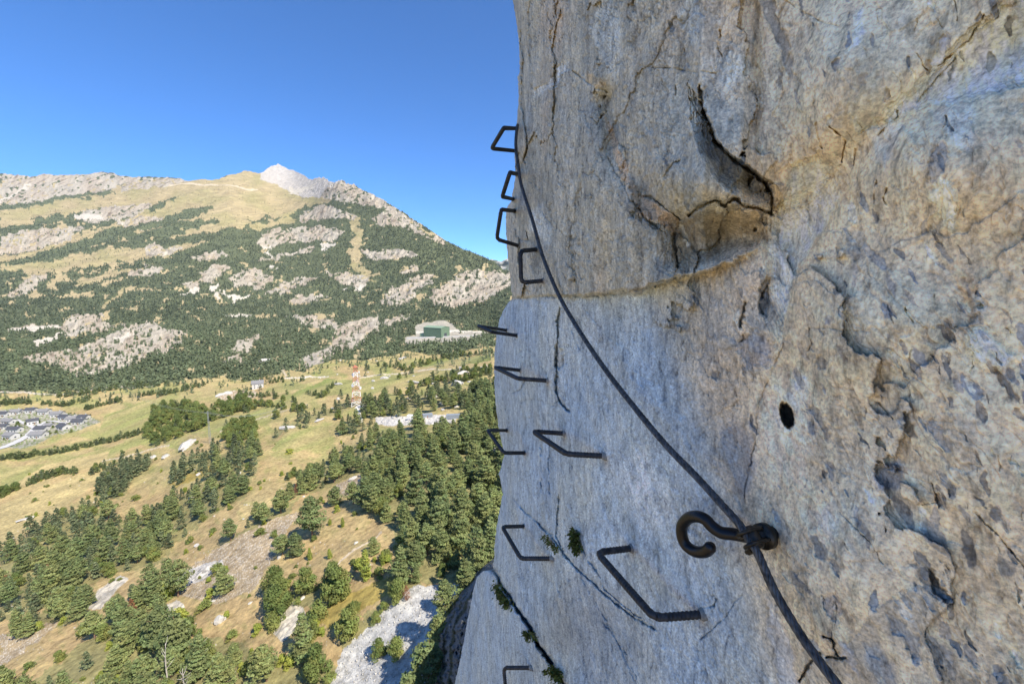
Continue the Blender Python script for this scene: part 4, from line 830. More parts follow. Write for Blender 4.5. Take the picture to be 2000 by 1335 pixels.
# ================================================================== STEP IRONS, CABLE, HOOK
m_rung, t, b = new_mat('rebar_steel')
n = N(t, 'ShaderNodeTexNoise', Scale=55.0, Detail=6.0); t.links.new(coords(t), n.inputs[0])
t.links.new(ramp(t, n.outputs[0], [(.33, (.022, .024, .028)), (.55, (.05, .052, .056)), (.66, (.085, .085, .085)), (.8, (.13, .075, .04))]), b.inputs['Base Color'])
b.inputs['Metallic'].default_value = .55; t.links.new(ramp(t, n.outputs[0], [(.3, (.38,) * 3), (.7, (.7,) * 3)]), b.inputs['Roughness'])
m_black = plain('black_steel', (.010, .010, .012), .35, .3, .3, 60, .15)
m_clamp = plain('clamp_steel', (.03, .03, .028), .45, .7, .4, 70, .2, (.06, .052, .04))
m_rope, t, b = new_mat('wire_rope_steel')
n = N(t, 'ShaderNodeTexNoise', Scale=90.0, Detail=5.0); t.links.new(coords(t), n.inputs[0])
t.links.new(ramp(t, n.outputs[0], [(.3, (.03, .033, .037)), (.65, (.13, .135, .14))]), b.inputs['Base Color']); b.inputs['Metallic'].default_value = .6; b.inputs['Roughness'].default_value = .5
m_grout = plain('anchor_grout', (.24, .24, .22), .9, 0, .35, 90, .3)

def surf_pt(px, py, off=0.0):                       # the built rock surface under a pixel of the wall
    r = int(np.clip(round((py + 160) / 1660 * (NRc - 1)), 0, NRc - 1)); c = int(np.argmin(np.abs(PX[r] - px)))
    d = D2[r, c]; u, y, z = dirs(px, py); p = np.array([float(u * d), float(y * d), float(z * d)])
    return p + WN * off
def rung(label, A1, C1, C2, A2, rad=.0098, off=.12, ext=True):
    """A1 far anchor, C1 far corner, C2 near corner, A2 near anchor (pixels)"""
    a1 = surf_pt(*A1) if A1[0] > csil(np.array([A1[1]]))[0] else wall_pt(*A1, 0); a2 = surf_pt(*A2)
    c1 = wall_pt(*C1, off); c2 = wall_pt(*C2, off)
    root = empty('step_iron', ((a1 + a2) / 2).tolist()); o = (a1 + a2) / 2
    def fil(p, q, r, k=.028):
        u = (p - q) / np.linalg.norm(p - q); v = (r - q) / np.linalg.norm(r - q); a, c = q + u * k, q + v * k
        return [a * (1 - s) ** 2 + 2 * q * s * (1 - s) + c * s * s for s in np.linspace(0, 1, 9)]
    f1 = fil(a1, c1, c2); f2 = fil(c1, c2, a2)
    def seg(P, Q, st=.0028): L = np.linalg.norm(Q - P); n_ = max(2, int(L / st)); return [P + (Q - P) * i / n_ for i in range(n_ + 1)]
    i1 = a1 + (a1 - c1) / np.linalg.norm(a1 - c1) * .05; i2 = a2 + (a2 - c2) / np.linalg.norm(a2 - c2) * .05
    def ribs(P):
        n_ = len(P); k = np.arange(n_); return rad * (1 + .15 * ((k % 4) < 2))
    for nm, path in (('leg', seg(i1, f1[0])), ('leg', f2[5:] + seg(f2[-1], i2)[1:]), ('tread', f1 + seg(f1[-1], f2[0])[1:] + f2[1:6])):
        mb = MB(); P = np.array(path) - o; mb.tube(P, ribs(P), 12); q = mb.build(nm, m_rung, root, True)
    for a, i_ in ((a1, i1), (a2, i2)):
        d = (a - i_) / np.linalg.norm(a - i_); mb = MB(); mb.tube([a - d * .02 - o, a + d * .002 - o, a + d * .007 - o], [rad * 1.75, rad * 1.6, rad * 1.2], 14); mb.build('anchor_collar', m_grout, root, True)
    return tag(root, label, 'step iron', 'steel step irons up the cliff')
rung('topmost step iron, jutting into the sky where the cable reaches the cliff edge', (1009,295), (960,290), (984,250), (1009,251))
rung('narrow step iron against the sky, second from the top', (1003,389), (981,384), (996,337), (1010,340))
rung('tall step iron silhouetted on sky, third from the top at the rock edge', (1013,480), (970,467), (979,409), (1005,412))
rung('square black step iron just left of the cable, fourth from the top', (1062,548), (1018,552), (1016,490), (1048,487), off=.10)
rung('step iron near eye level seen edge-on, pointing left over the green forest', (990,645), (933,636), (960,648), (1010,655))
rung('step iron with crossing legs beside the vertical crack, under the edge-on one', (1017,723), (966,717), (1012,739), (1070,743))
rung('step iron overhanging the pine wood at the left edge of the wall', (990,840), (952,840), (984,884), (1025,884))
rung('wide step iron in mid wall, its near leg ending in a rusty stain', (1102,846), (1041,842), (1106,886), (1180,890))
rung('slim grey step iron at left below the diagonal crack', (1023,1027), (981,1028), (1017,1090), (1078,1090))
rung('largest and nearest ribbed step iron, below left of the hook', (1233,1070), (1166,1078), (1278,1206), (1371,1199))
rung('lowest step iron cut by the bottom of the photo', (1037,1303), (984,1303), (990,1372), (1065,1376))

# cable
cp = [(1011,244,-.07),(1008,268,-.01),(1008,292,.02),(1012,320,.03),(1018,360,.03),(1040,430,.025),(1060,500,.025),(1091,575,.02),(1130,643,.03),(1180,718,.04),(1240,796,.045),(1300,868,.045),(1360,930,.045),(1410,985,.045),(1443,1022,.045),(1464,1055,.045),(1480,1080,.045),(1511,1150,.045),(1558,1230,.045),(1600,1290,.045),(1638,1340,.045),(1720,1450,.045),(1800,1560,.045)]
pts = [wall_pt(a, b_, c + .035) for a, b_, c in cp]
path = catmull(pts, .004); n_ = len(path)
Tn = np.gradient(path, axis=0); Tn /= np.linalg.norm(Tn, axis=1)[:, None]; n1_ = np.cross(Tn, np.array([0, 1., 0.2])); n1_ /= np.linalg.norm(n1_, axis=1)[:, None]; n2_ = np.cross(Tn, n1_)
sl_ = np.concatenate([[0], np.cumsum(np.linalg.norm(np.diff(path, axis=0), axis=1))])
mb = MB()
for k in range(6):
    ph = 2 * math.pi * (k / 6 + sl_ / .085); q = path + .0054 * (np.cos(ph)[:, None] * n1_ + np.sin(ph)[:, None] * n2_); mb.tube(q, .0033, 7)
mb.tube(path, .0040, 6)
rope = mb.build('steel_cable', m_rope, None, True); tag(rope, 'dark twisted steel safety cable running down the whole cliff face', 'cable')

# pigtail hook
root = empty('pigtail_anchor', wall_pt(1475, 1050, 0).tolist()); o = np.array(root.location)
hp = [(1392,1063,.075),(1378,1076,.078),(1358,1076,.082),(1340,1064,.088),(1332,1045,.092),(1333,1025,.096),(1345,1011,.098),(1362,1008,.098),(1378,1014,.094),(1390,1027,.088),(1408,1039,.078),(1430,1042,.062),(1452,1046,.045),(1472,1050,.02),(1488,1054,-.03)]
q = catmull([wall_pt(a, b_, c) for a, b_, c in hp], .003) - o; rr = np.full(len(q), .0134); k = 4; rr[:k] = .0134 * np.sqrt(np.linspace(.25, 1, k))
mb = MB(); mb.tube(q, rr, 18); mb.build('hook', m_black, root, True)
def ico(c, r, sc_=(1, 1, 1), seg=10):
    V = []; Fs = []
    for i in range(seg + 1):
        a = math.pi * i / seg
        for j in range(seg * 2): b_ = math.pi * j / seg; V.append((c[0] + r * sc_[0] * math.sin(a) * math.cos(b_), c[1] + r * sc_[1] * math.sin(a) * math.sin(b_), c[2] + r * sc_[2] * math.cos(a)))
    for i in range(seg):
        for j in range(seg * 2): k = (j + 1) % (seg * 2); Fs.append((i * seg * 2 + j, (i + 1) * seg * 2 + j, (i + 1) * seg * 2 + k, i * seg * 2 + k))
    return V, Fs
# saddle of the clamp, its U-bolt round the cable, two nuts, washer plate on the rock
tdir = path[np.argmin(np.linalg.norm(path - wall_pt(1464, 1052, .08), axis=1))]; ic = int(np.argmin(np.linalg.norm(path - tdir, axis=1))); tg = Tn[ic]
nrm = WN / np.linalg.norm(WN); side = np.cross(tg, nrm); side /= np.linalg.norm(side); cpt = tdir - o
mb = MB(); sp = [cpt - nrm * .012 + tg * s for s in np.linspace(-.022, .022, 9)]; mb.tube(sp, [.010, .015, .0165, .0165, .0165, .0165, .0165, .015, .010], 14); mb.build('clamp_saddle', m_clamp, root, True)
for s in (-.011, .013):
    ub = [cpt + tg * s + side * .0145 * math.cos(a) + nrm * .0145 * math.sin(a) for a in np.linspace(0, math.pi, 15)]
    ub = [ub[0] - nrm * .034] + ub + [ub[-1] - nrm * .034]
    mb = MB(); mb.tube(catmull(ub, .003), .0042, 10); mb.build('u_bolt', m_clamp, root, True)
down = side if side[2] < 0 else -side
for s in (-.016, .016):
    c0 = cpt + down * .022 + tg * s - nrm * .010; mb = MB(); mb.tube([c0 - down * .004, c0 + down * .009], .0085, 6); mb.tube([c0, c0 + down * .016], .0042, 10); mb.build('nut', m_clamp, root)
c0 = cpt - nrm * .048; mb = MB(); mb.tube([c0 + tg * .002, c0 + nrm * .014 + tg * .002], .026, 26); mb.tube([c0 - nrm * .03, c0 + nrm * .036], .013, 18); mb.build('washer_plate', m_clamp, root, True)
tag(root, 'black pigtail hook with a bolted clamp holding the cable to the rock', 'hook')

# drilled bolt hole ring high on the wall
root = empty('drilled_ring', wall_pt(1643, 315, 0).tolist()); p0 = surf_pt(1643, 315) - np.array(root.location)
mb = MB(); ring = [p0 + nrm * .002 + .0052 * (math.cos(a) * np.cross(nrm, (0, 0, 1)) + math.sin(a) * np.array((0, 0, 1))) for a in np.linspace(0, 2 * math.pi, 20)]; mb.tube(ring, .0022, 8); mb.build('ring', m_clamp, root, True)
tag(root, 'small dark drilled anchor ring high up in the brown rock', 'anchor ring')

# crevice plants
m_moss = leafmat('crevice_leaves', (.09, .12, .04), (.13, .16, .055))
def crevice(label, pix, n_, spread, r=.012, down=.5, seed=1):
    rs_ = np.random.RandomState(seed); A0 = surf_pt(*pix[0]); V = []; Fs = []; cs_ = []
    for k in range(n_):
        i = rs_.rand() * (len(pix) - 1); a = int(i); fr = i - a; p = (1 - fr) * np.array(pix[a], float) + fr * np.array(pix[min(a + 1, len(pix) - 1)], float)
        p = p + rs_.randn(2) * spread * (.35 + .65 * abs(math.sin(i * 5 + seed)))
        c = surf_pt(p[0], p[1]) + WN * rs_.uniform(.0, .03); g = np.array([rs_.uniform(-1, 0), rs_.uniform(-1, .4), rs_.uniform(-1, 1) - down * .5]); g /= np.linalg.norm(g)
        h = np.cross(g, rs_.randn(3)); h /= np.linalg.norm(h); L = r * rs_.uniform(.7, 1.8); w_ = L * .22; b0 = len(V)
        V += [c, c + g * L * .5 + h * w_, c + g * L, c + g * L * .5 - h * w_]; Fs.append((b0, b0 + 1, b0 + 2, b0 + 3)); s = rs_.uniform(.5, 1.5); cs_ += [(s, s, s * .8)] * 4
    root = empty('crevice_plant', A0.tolist()); ob = mesh_np('leaves', np.array(V) - A0, np.array(Fs), m_moss, root, np.array(cs_), False)
    pass
    for k in range(9):
        i = rs_.randint(0, n_) * 4; e = np.array(V[i]); st = MB(); st.tube([e - WN * .02 - A0, e + WN * .006 - A0, np.array(V[i + 2]) - A0], [.0012, .0010, .0005], 5)
        st.build('stem', m_bark, root)
    return tag(root, label, 'plant', 'small plants rooted in the cliff cracks')
crevice('green tuft of leaves in the crack left of the largest step iron', [(1127,1035),(1130,1055),(1136,1075)], 520, 3.6, .013, 1, 1)
crevice('dark green cushion filling the top of the wide lower-left crack', [(975,1140),(985,1160),(998,1180)], 800, 4.5, .02, .3, 2)
crevice('small dark cushion halfway down the wide lower-left crack', [(1035,1232),(1046,1245)], 380, 4, .016, .3, 3)
crevice('yellowish tuft of grass at the bottom end of the wide crack', [(1082,1300),(1098,1325)], 420, 4.5, .018, .5, 4)
crevice('thin moss line where the two diagonal cracks meet', [(1068,1045),(1080,1060),(1098,1075)], 260, 2.4, .010, .2, 5)
print('irons', time.time() - T0)

# ================================================================== TREES
def leaf_quads(C_, Nv, size, rs_, asp=.5):
    """C_ centres, Nv preferred normals, returns verts/faces"""
    n_ = len(C_); t = rs_.randn(n_, 3); t -= (t * Nv).sum(1)[:, None] * Nv; t /= np.linalg.norm(t, axis=1)[:, None] + 1e-9
    b_ = np.cross(Nv, t); s = size[:, None]
    V = np.stack([C_ - t * s, C_ - b_ * s * asp, C_ + t * s, C_ + b_ * s * asp], 1).reshape(-1, 3)
    return V, np.arange(n_ * 4).reshape(-1, 4)
def pine_geo(seed, Hh=10.0, Rr=2.6, nb=70, per=46, leaf=.30, base=.16, power=.75, flat=.30):
    rs_ = np.random.RandomState(seed); Cs = []; Ns = []; Sz = []; Tn_ = []; br = []
    lean = rs_.uniform(-.04, .04, 2)
    ax = rs_.uniform(0, 6.28); asym = rs_.uniform(.1, .3)
    for k in range(nb):
        f = base + (1 - base) * ((k + rs_.rand()) / nb) ** .92; z = Hh * f
        rad = Rr * ((1 - f) / (1 - base)) ** power * rs_.uniform(.45, 1.2) + .3
        if f < base + .18: rad *= .55 + .45 * (f - base) / .18
        a = k * 2.399 + rs_.uniform(-.4, .4); rad *= 1 + asym * math.cos(a - ax)
        up_ = rs_.uniform(.05, .38) if f > .35 else rs_.uniform(-.12, .2)
        d = np.array([math.cos(a), math.sin(a), 0]); sd = np.array([-math.sin(a), math.cos(a), 0])
        root_ = np.array([lean[0] * z, lean[1] * z, z - .15 * rad]); tip = root_ + d * rad + np.array([0, 0, up_ * rad]); br.append((root_, tip))
        n_ = max(10, int(per * (rad / Rr) ** 1.1)); tpos = rs_.beta(2.4, 1.25, n_); wv = .42 * rad * np.sin(np.clip(tpos, 0, 1) * 2.6 + .3) + .12
        p = root_ + (tip - root_) * tpos[:, None] + sd * (rs_.uniform(-1, 1, n_) * wv)[:, None] + np.array([0, 0, 1]) * ((rs_.rand(n_) - .4) * flat * (.5 + rad * .25))[:, None]
        nn_ = rs_.randn(n_, 3) * .55 + np.array([0, 0, 1.0]) + d * .5; nn_ /= np.linalg.norm(nn_, axis=1)[:, None]
        Cs.append(p); Ns.append(nn_); Sz.append(leaf * rs_.uniform(.55, 1.25, n_)); tint = rs_.uniform(.72, 1.28); Tn_.append(np.tile([tint * rs_.uniform(.92, 1.1), tint, tint * .95], (n_, 1)) * rs_.uniform(.8, 1.2, (n_, 1)))
    C_ = np.concatenate(Cs); V, Fq = leaf_quads(C_, np.concatenate(Ns), np.concatenate(Sz), rs_); col_ = np.repeat(np.concatenate(Tn_), 4, 0)
    return V, Fq, col_, br, lean
def broad_geo(seed, Hh=7.0, Rr=2.8, clumps=22, per=150, leaf=.24, base=.18):
    rs_ = np.random.RandomState(seed); Cs = []; Ns = []; Tn_ = []; br = []
    for k in range(clumps):
        f = rs_.rand(); a = rs_.uniform(0, 6.28); hz = base + (1 - base) * f; prof = math.sin(min(1, .25 + hz * .85) * math.pi) ** .6 if hz < .95 else .3
        rr_ = Rr * prof * math.sqrt(rs_.rand()) * .75; c = np.array([rr_ * math.cos(a), rr_ * math.sin(a), Hh * (hz * .86)]); rad = Rr * rs_.uniform(.28, .5)
        d = rs_.randn(per, 3); d /= np.linalg.norm(d, axis=1)[:, None]; p = c + d * rad * rs_.uniform(.65, 1.08, (per, 1)) * np.array([1, 1, .8]); p[:, 2] = np.maximum(p[:, 2], .1)
        nn_ = d + rs_.randn(per, 3) * .6 + (0, 0, .3); nn_ /= np.linalg.norm(nn_, axis=1)[:, None]; Cs.append(p); Ns.append(nn_); tint = rs_.uniform(.72, 1.28)
        Tn_.append(np.tile([tint * rs_.uniform(.9, 1.15), tint, tint * .9], (per, 1)) * rs_.uniform(.8, 1.2, (per, 1))); br.append((np.array([0, 0, Hh * base * .8]), c))
    C_ = np.concatenate(Cs); V, Fq = leaf_quads(C_, np.concatenate(Ns), leaf * rs_.uniform(.6, 1.3, len(C_)), rs_, .65)
    return V, Fq, np.repeat(np.concatenate(Tn_), 4, 0), br, (0, 0)
def limbs(br, Hh, lean, r0, every=3, whole=True):
    mb = MB(); P = [(lean[0] * z + .05 * math.sin(z), lean[1] * z, z) for z in np.linspace(-.6, Hh * (.96 if whole else .5), 12)]
    mb.tube(P, np.linspace(r0, r0 * .15, 12), 7)
    for i, (a, b_) in enumerate(br):
        if i % every == 0: mb.tube([a, a + (b_ - a) * .5 + np.array([0, 0, -.05]), a + (b_ - a) * .9], [r0 * .28, r0 * .18, r0 * .06], 5)
    return mb
PROTO = {}
def proto(kind, name, geo, Hh, r0, mat, whole=True, every=3):
    V, Fq, c, br, lean = geo; e = empty(name); cr_ = mesh_np('crown', V, Fq, mat, e, c, False); tr = limbs(br, Hh, lean, r0, every, whole).build('trunk', m_bark, e, True)
    PROTO.setdefault(kind, []).append([e, False, Hh, (cr_, tr)])
for i in range(4): proto('pine', 'pine_tree', pine_geo(20 + i, 10, 3.3 + .3 * (i % 2), 74, 84, .29, .10, .56 + .05 * i, .42), 10, .2, m_pine)
for i in range(2): proto('pine', 'pine_tree', pine_geo(30 + i, 10, 2.6, 90, 56, .26, .08, .75, .3), 10, .18, m_pine)
for i in range(2): proto('pine', 'pine_tree', pine_geo(35 + i, 9, 3.3, 62, 80, .28, .28, .5, .45), 9, .22, m_pine)
for i in range(3): proto('broad', 'broadleaf_tree', broad_geo(40 + i, 8, 3.0, 26, 150, .22), 8, .2, m_broad, False, 2)
for i in range(2): proto('shrub', 'shrub', broad_geo(50 + i, 2.6, 1.9, 12, 110, .16, .02), 2.6, .07, m_broad, False, 2)
proto('bright', 'shrub', broad_geo(55, 2.8, 1.8, 12, 120, .16, .02), 2.8, .07, m_bright, False, 2)
proto('cone', 'juniper_tree', pine_geo(60, 8, 1.5, 110, 40, .2, .03, .7, .3), 8, .12, m_bright)
proto('dead', 'dead_pine', pine_geo(65, 8, 2.0, 60, 22, .2, .12, .7), 8, .15, m_dead)
# low detail for the masses beyond the individual ones
LOD = [pine_geo(80 + i, 10, 2.9, 34, 13, .62, .12, .75, .35)[:3] for i in range(4)]
LODB = [broad_geo(90 + i, 8, 3.0, 14, 22, .6)[:3] for i in range(3)]
def far_geo(seed):
    rs_ = np.random.RandomState(seed); V = []; Fq = []
    n_ = 15; z = rs_.uniform(.08, .95, n_); a = rs_.uniform(0, 6.28, n_); r = 2.5 * (1 - z) ** .7 * rs_.uniform(.5, 1, n_)
    Cp = np.stack([r * np.cos(a), r * np.sin(a), z * 9.5], 1); Nn = np.stack([np.cos(a), np.sin(a), .6 + rs_.rand(n_)], 1); Nn /= np.linalg.norm(Nn, axis=1)[:, None]
    V, Fq = leaf_quads(Cp, Nn, rs_.uniform(1.0, 1.9, n_), rs_, .75)
    return V, Fq, np.repeat(rs_.uniform(.75, 1.3, (n_, 1)) * np.ones((1, 3)), 4, 0)
FAR = [far_geo(i) for i in range(8)]

def copy_tree(e):
    c = e.copy(); col.objects.link(c)
    for ch in e.children:
        k = ch.copy(); col.objects.link(k); k.parent = c
    return c
from mathutils import Matrix
def place(kind, p, h, label, group, cat, rs_, vi=None, sx=1.0):
    P = PROTO[kind]; e = P[vi if vi is not None else rs_.randint(len(P))]
    if not e[1]: o = e[0]; e[1] = True
    else: o = copy_tree(e[0])
    o.location = (p[0], p[1], p[2] - .15); o.rotation_euler = (rs_.uniform(-.04, .04), rs_.uniform(-.04, .04), rs_.uniform(0, 6.28)); s = h / e[2]
    o.scale = (s * sx * rs_.uniform(.9, 1.12), s * sx * rs_.uniform(.9, 1.12), s); tag(o, label, cat, group); return o

# ---- woods drawn as areas: polygon, kinds, spacing m, height range, label, group
W = WOODS
HEDGE = [ ([(0,900),(60,893),(115,885),(200,866),(250,855),(290,842)], 7), ([(0,968),(35,955)], 8), ([(60,945),(75,938),(120,930),(150,925)], 7), ([(180,925),(210,912),(240,905)], 7),
 ([(135,808),(165,800),(200,790),(238,782)], 8), ([(250,778),(300,772),(330,768)], 8), ([(85,790),(125,792),(160,785),(175,778)], 8), ([(0,795),(10,790),(40,788),(60,785)], 9), ([(310,770),(350,765),(400,752)], 8), ([(110,775),(180,768),(240,758),(330,752)], 8),
 ([(420,790),(480,800),(510,790),(560,800)], 7), ([(600,770),(625,775),(640,768)], 7), ([(570,805),(590,800)], 8), ([(640,760),(655,752)], 7), ([(800,760),(850,745),(900,745),(960,730)], 8), ([(740,715),(800,722),(860,700),(960,690)], 8),
 ([(470,770),(520,775),(560,780)], 7), ([(500,740),(540,748),(555,745)], 8), ([(880,730),(960,720)], 8), ([(560,935),(580,925)], 5)]
rs = np.random.RandomState(3); trees = []   # kind, p, h, label, group, px, py
def dart(poly, spacing, ntry=None):
    P = np.array(poly, float); ar = abs(np.sum(P[:, 0] * np.roll(P[:, 1], 1) - P[:, 1] * np.roll(P[:, 0], 1))) / 2; nt_ = int(ntry or ar * .35 + 60); nt_ = min(nt_, 9000)
    c = rs.rand(nt_, 2) * (P.max(0) - P.min(0)) + P.min(0); c = c[in_poly(c[:, 0], c[:, 1], poly)]; g = ground(c[:, 0], c[:, 1]); keep = []; grid = {}
    for i, q in enumerate(g):
        kx, ky = int(q[0] // spacing), int(q[1] // spacing); ok = True
        for a in (-1, 0, 1):
            for b_ in (-1, 0, 1):
                for j in grid.get((kx + a, ky + b_), ()):
                    if (g[j][0] - q[0]) ** 2 + (g[j][1] - q[1]) ** 2 < spacing ** 2: ok = False; break
        if ok: grid.setdefault((kx, ky), []).append(i); keep.append(i)
    return c[keep], g[keep]
for poly, kind, sp, hr, lab, grp in W:
    c, g = dart(poly, sp)
    for (x, y), p in zip(c, g):
        if sp > 4.9 and gn(np.array([x / 30]), np.array([y / 22]), 177)[0] > .40: continue
        k = kind; h = rs.uniform(*hr) * (1 if rs.rand() > .2 else .6)
        if kind == 'pine' and 'foreground' in grp and rs.rand() < .08: k = 'cone'; h *= .6
        elif kind == 'pine' and rs.rand() < (.2 if 'foreground' in grp else .08): k = 'broad'; h *= .65
        trees.append((k, p, h, lab, grp, x, y))
for line, h0 in HEDGE:
    L = np.array(line, float); ds = np.concatenate([[0], np.cumsum(np.hypot(*np.diff(L, axis=0).T))]); n_ = int(ds[-1] / 4.0) + 2
    for s in np.linspace(0, ds[-1], n_):
        if rs.rand() < .15: continue
        x = np.interp(s, ds, L[:, 0]) + rs.randn() * 2; y = np.interp(s, ds, L[:, 1]) + rs.randn() * 1.5; trees.append(('broad' if rs.rand() < .75 else 'pine', ground(x, y)[0], h0 * rs.uniform(.6, 1.15), None, None, x, y))
sc = np.stack([rs.uniform(420, 970, 150), rs.uniform(700, 860, 150)], 1)
sc = np.concatenate([sc, np.stack([rs.uniform(640, 970, 170), rs.uniform(690, 830, 170)], 1), np.stack([rs.uniform(0, 420, 16), rs.uniform(775, 900, 16)], 1)])
for x, y in sc:
    if gn(np.array([x / 60]), np.array([y / 30]), 171)[0] < -.05 or (560 < x < 780 and 735 < y < 770 and rs.rand() < .7): continue
    if abs(x - 697) < 16 and 715 < y < 812: continue
    if (735 < x < 900 and 806 < y < 835) or y < 700 and x < 660: continue
    trees.append(('broad' if rs.rand() < .4 else 'pine', ground(x, y)[0], rs.uniform(3, 9), None, None, x, y))
# keep the village clear
trees = [t_ for t_ in trees if not (t_[5] < 178 and 800 < t_[6] < 872) and not (732 < t_[5] < 898 and 824 < t_[6] < 866 and not (t_[6] > 846 and t_[2] < 11) and rs.rand() < .93)]
conif = sorted([t_ for t_ in trees if t_[0] in ('pine', 'cone')], key=lambda t_: -t_[2] / np.linalg.norm(t_[1])); broad = sorted([t_ for t_ in trees if t_[0] == 'broad'], key=lambda t_: -t_[2] / np.linalg.norm(t_[1]))
print('trees', len(conif), len(broad), time.time() - T0)
def region(t_):
    x, y = t_[5], t_[6]
    if y > 860: return ('tree at the edge of a field hedge in the lower left', 'hedge trees between the lower fields') if x < 300 else ('tree standing on the tan hillside', 'trees dotted over the tan hillside')
    if x < 430: return ('bushy tree in the hedges between the village and the mountain foot', 'hedge trees around the village fields')
    if x < 640: return ('small tree on the green and yellow meadow below the white house', 'trees on the meadow below the white house')
    return ('small tree scattered on the rocky yellow pasture between tower and cliff', 'trees on the rocky yellow pasture')
LAND = [(60, 1300, 'on the stony bank in the lower left corner'), (180, 1200, 'near the tall cream slab'), (300, 1240, 'under the round pale slab'), (420, 1160, 'next to the white streaked outcrop'), (500, 1090, 'on the stony slope'), (470, 1220, 'between the outcrop and the round trees'), (600, 1140, 'above the round trees'), (680, 1200, 'on the ochre grass over the scree'), (740, 1080, 'where the footpath meets the wood'), (690, 1040, 'uphill of the footpath'), (620, 1000, 'behind the lone conifer'), (540, 960, 'just below the belt of pines'), (560, 900, 'by the flat juniper mat'), (640, 870, 'on the terraced patch'), (480, 930, 'beside the middle belt'), (370, 900, 'under the chalk mound'), (270, 960, 'in the clearing above the left wood'), (250, 890, 'along the striped field'), (120, 900, 'in the green field'), (60, 1100, 'in the left wood'), (200, 1100, 'in the middle of the left wood'), (760, 880, 'at the upper edge of the dense wood'), (850, 1000, 'inside the dense wood'), (920, 880, 'in the glade under the overhanging step iron'), (820, 760, 'above the stone yard'), (900, 730, 'among the pale boulders by the cliff edge'), (740, 740, 'right of the tower'), (650, 760, 'left of the tower'), (560, 790, 'around the lone meadow pine'), (500, 770, 'below the white house'), (450, 820, 'by the round dark trees'), (560, 860, 'between the meadow and the terraces'), (790, 710, 'at the top of the pasture'), (700, 830, 'under the tower track')]
def near_label(head_, x, y): return head_ + ' ' + min(LAND, key=lambda q: (q[0] - x) ** 2 + (q[1] - y) ** 2)[2]
ZN = {'pines of the dense wood at the cliff foot': [(740, 880, 'on its upper left edge'), (830, 850, 'right under the stone yard'), (940, 800, 'high up near the cliff edge'), (750, 980, 'at its left edge over the bare slope'), (840, 930, 'in its thick upper middle'), (930, 910, 'beside the step iron that overhangs it'), (850, 1040, 'in its lower middle'), (930, 1030, 'in the shade next to the cliff'), (840, 1120, 'at its lower tip above the scree'), (920, 1110, 'just above the dark buttress')],
 'pines of the foreground wood': [(20, 1330, 'in the very corner'), (130, 1310, 'below the stony bank'), (220, 1270, 'left of the reddish dead pine'), (320, 1270, 'below the round pale slab'), (420, 1290, 'by the white forked dead trunk'), (520, 1310, 'under the cream rock patch'), (610, 1290, 'at the right end beside the scree'), (380, 1350, 'cut by the bottom edge'), (560, 1360, 'cut by the bottom edge near the scree')],
 'pines of the large wood at the left': [(20, 1130, 'by the left frame edge'), (130, 1040, 'along the border of the striped field'), (140, 1120, 'around the reddish dead tree'), (240, 1060, 'in its middle'), (300, 1060, 'at its right end')],
 'pines of the middle belt': [(470, 890, 'at its top end'), (390, 960, 'on the side of the ochre clearing'), (440, 960, 'on the side of the tan slope'), (320, 1060, 'at its lower end')],
 'pines of the belt across the tan slope': [(720, 880, 'at its top end'), (640, 920, 'in its wide middle'), (560, 985, 'just above the lone conifer'), (460, 1050, 'at its lower left tip')],
 'round trees of the copse by the green field': [(300, 830, 'at its left end'), (350, 810, 'in its thick left half'), (410, 805, 'in its middle'), (470, 790, 'at its right end')]}
def zone_label(lab, grp, x, y, h):
    z = min(ZN[grp], key=lambda q: (q[0] - x) ** 2 + (q[1] - y) ** 2)[2]; hs_ = 'tall ' if h > 10.5 else ('low ' if h < 7.5 else 'middle-sized ')
    base_ = {'pines of the dense wood at the cliff foot': 'in the dense wood', 'pines of the foreground wood': 'in the foreground wood', 'pines of the large wood at the left': 'in the large left wood', 'pines of the middle belt': 'in the middle belt', 'pines of the belt across the tan slope': 'in the belt below the tower', 'round trees of the copse by the green field': 'in the copse by the green field'}
    kind_ = 'leafy tree ' if 'leafy' in lab or 'round' in lab else 'pine '
    g_ = grp if grp in base_ else [q for q in base_ if q.split(' of ')[1] == grp.split(' of ')[1]][0]
    return hs_ + kind_ + base_[g_] + ', ' + z
for g_ in list(ZN): ZN[g_.replace('pines', 'leafy trees')] = ZN[g_]
rest = []
for L_, cap in ((conif, 300), (broad, 230)):
    for i, t_ in enumerate(L_):
        k, p, h, lab, grp, x, y = t_
        if i < cap:
            if lab is None: lab, grp = region(t_)
            if k == 'broad' and 'pine' in lab: lab = lab.replace('large pine', 'broad leafy tree').replace('pine in', 'leafy tree in').replace('pine leaning', 'leafy tree leaning').replace('pine ', 'leafy tree '); grp = grp.replace('pines', 'leafy trees')
            if grp in ('trees on the rocky yellow pasture', 'trees on the meadow below the white house', 'trees dotted over the tan hillside'): lab = near_label(('tall ' if h > 7.5 else 'small ') + ('rounded tree' if k == 'broad' else 'conifer'), x, y)
            if grp in ('pines of the low strip', 'round trees above the cream rock patch', 'pines among the pale rock slabs', 'leafy trees along the scree', 'pines of the small clump by the field', 'trees under the white chalk mound', 'pines above the stone yard'): lab = ('tall ' if h > 9 else 'low ' if h < 6.5 else 'medium ') + lab
            if grp in ZN: lab = zone_label(lab, grp, x, y, h)
            place(k, p, h, lab, grp, 'tree', rs)
        else: rest.append(t_)
for poly_ in ([(986,745),(1130,740),(1140,1125),(988,1120)], [(985,690),(1120,685),(1130,745),(985,745)]):       # the wood goes on behind the wall
    c, g = dart(poly_, 5.4 if poly_[0][1] == 745 else 11)
    for (x, y), p in zip(c, g): rest.append(('pine', p, rs.uniform(7, 13), None, None, x, y))
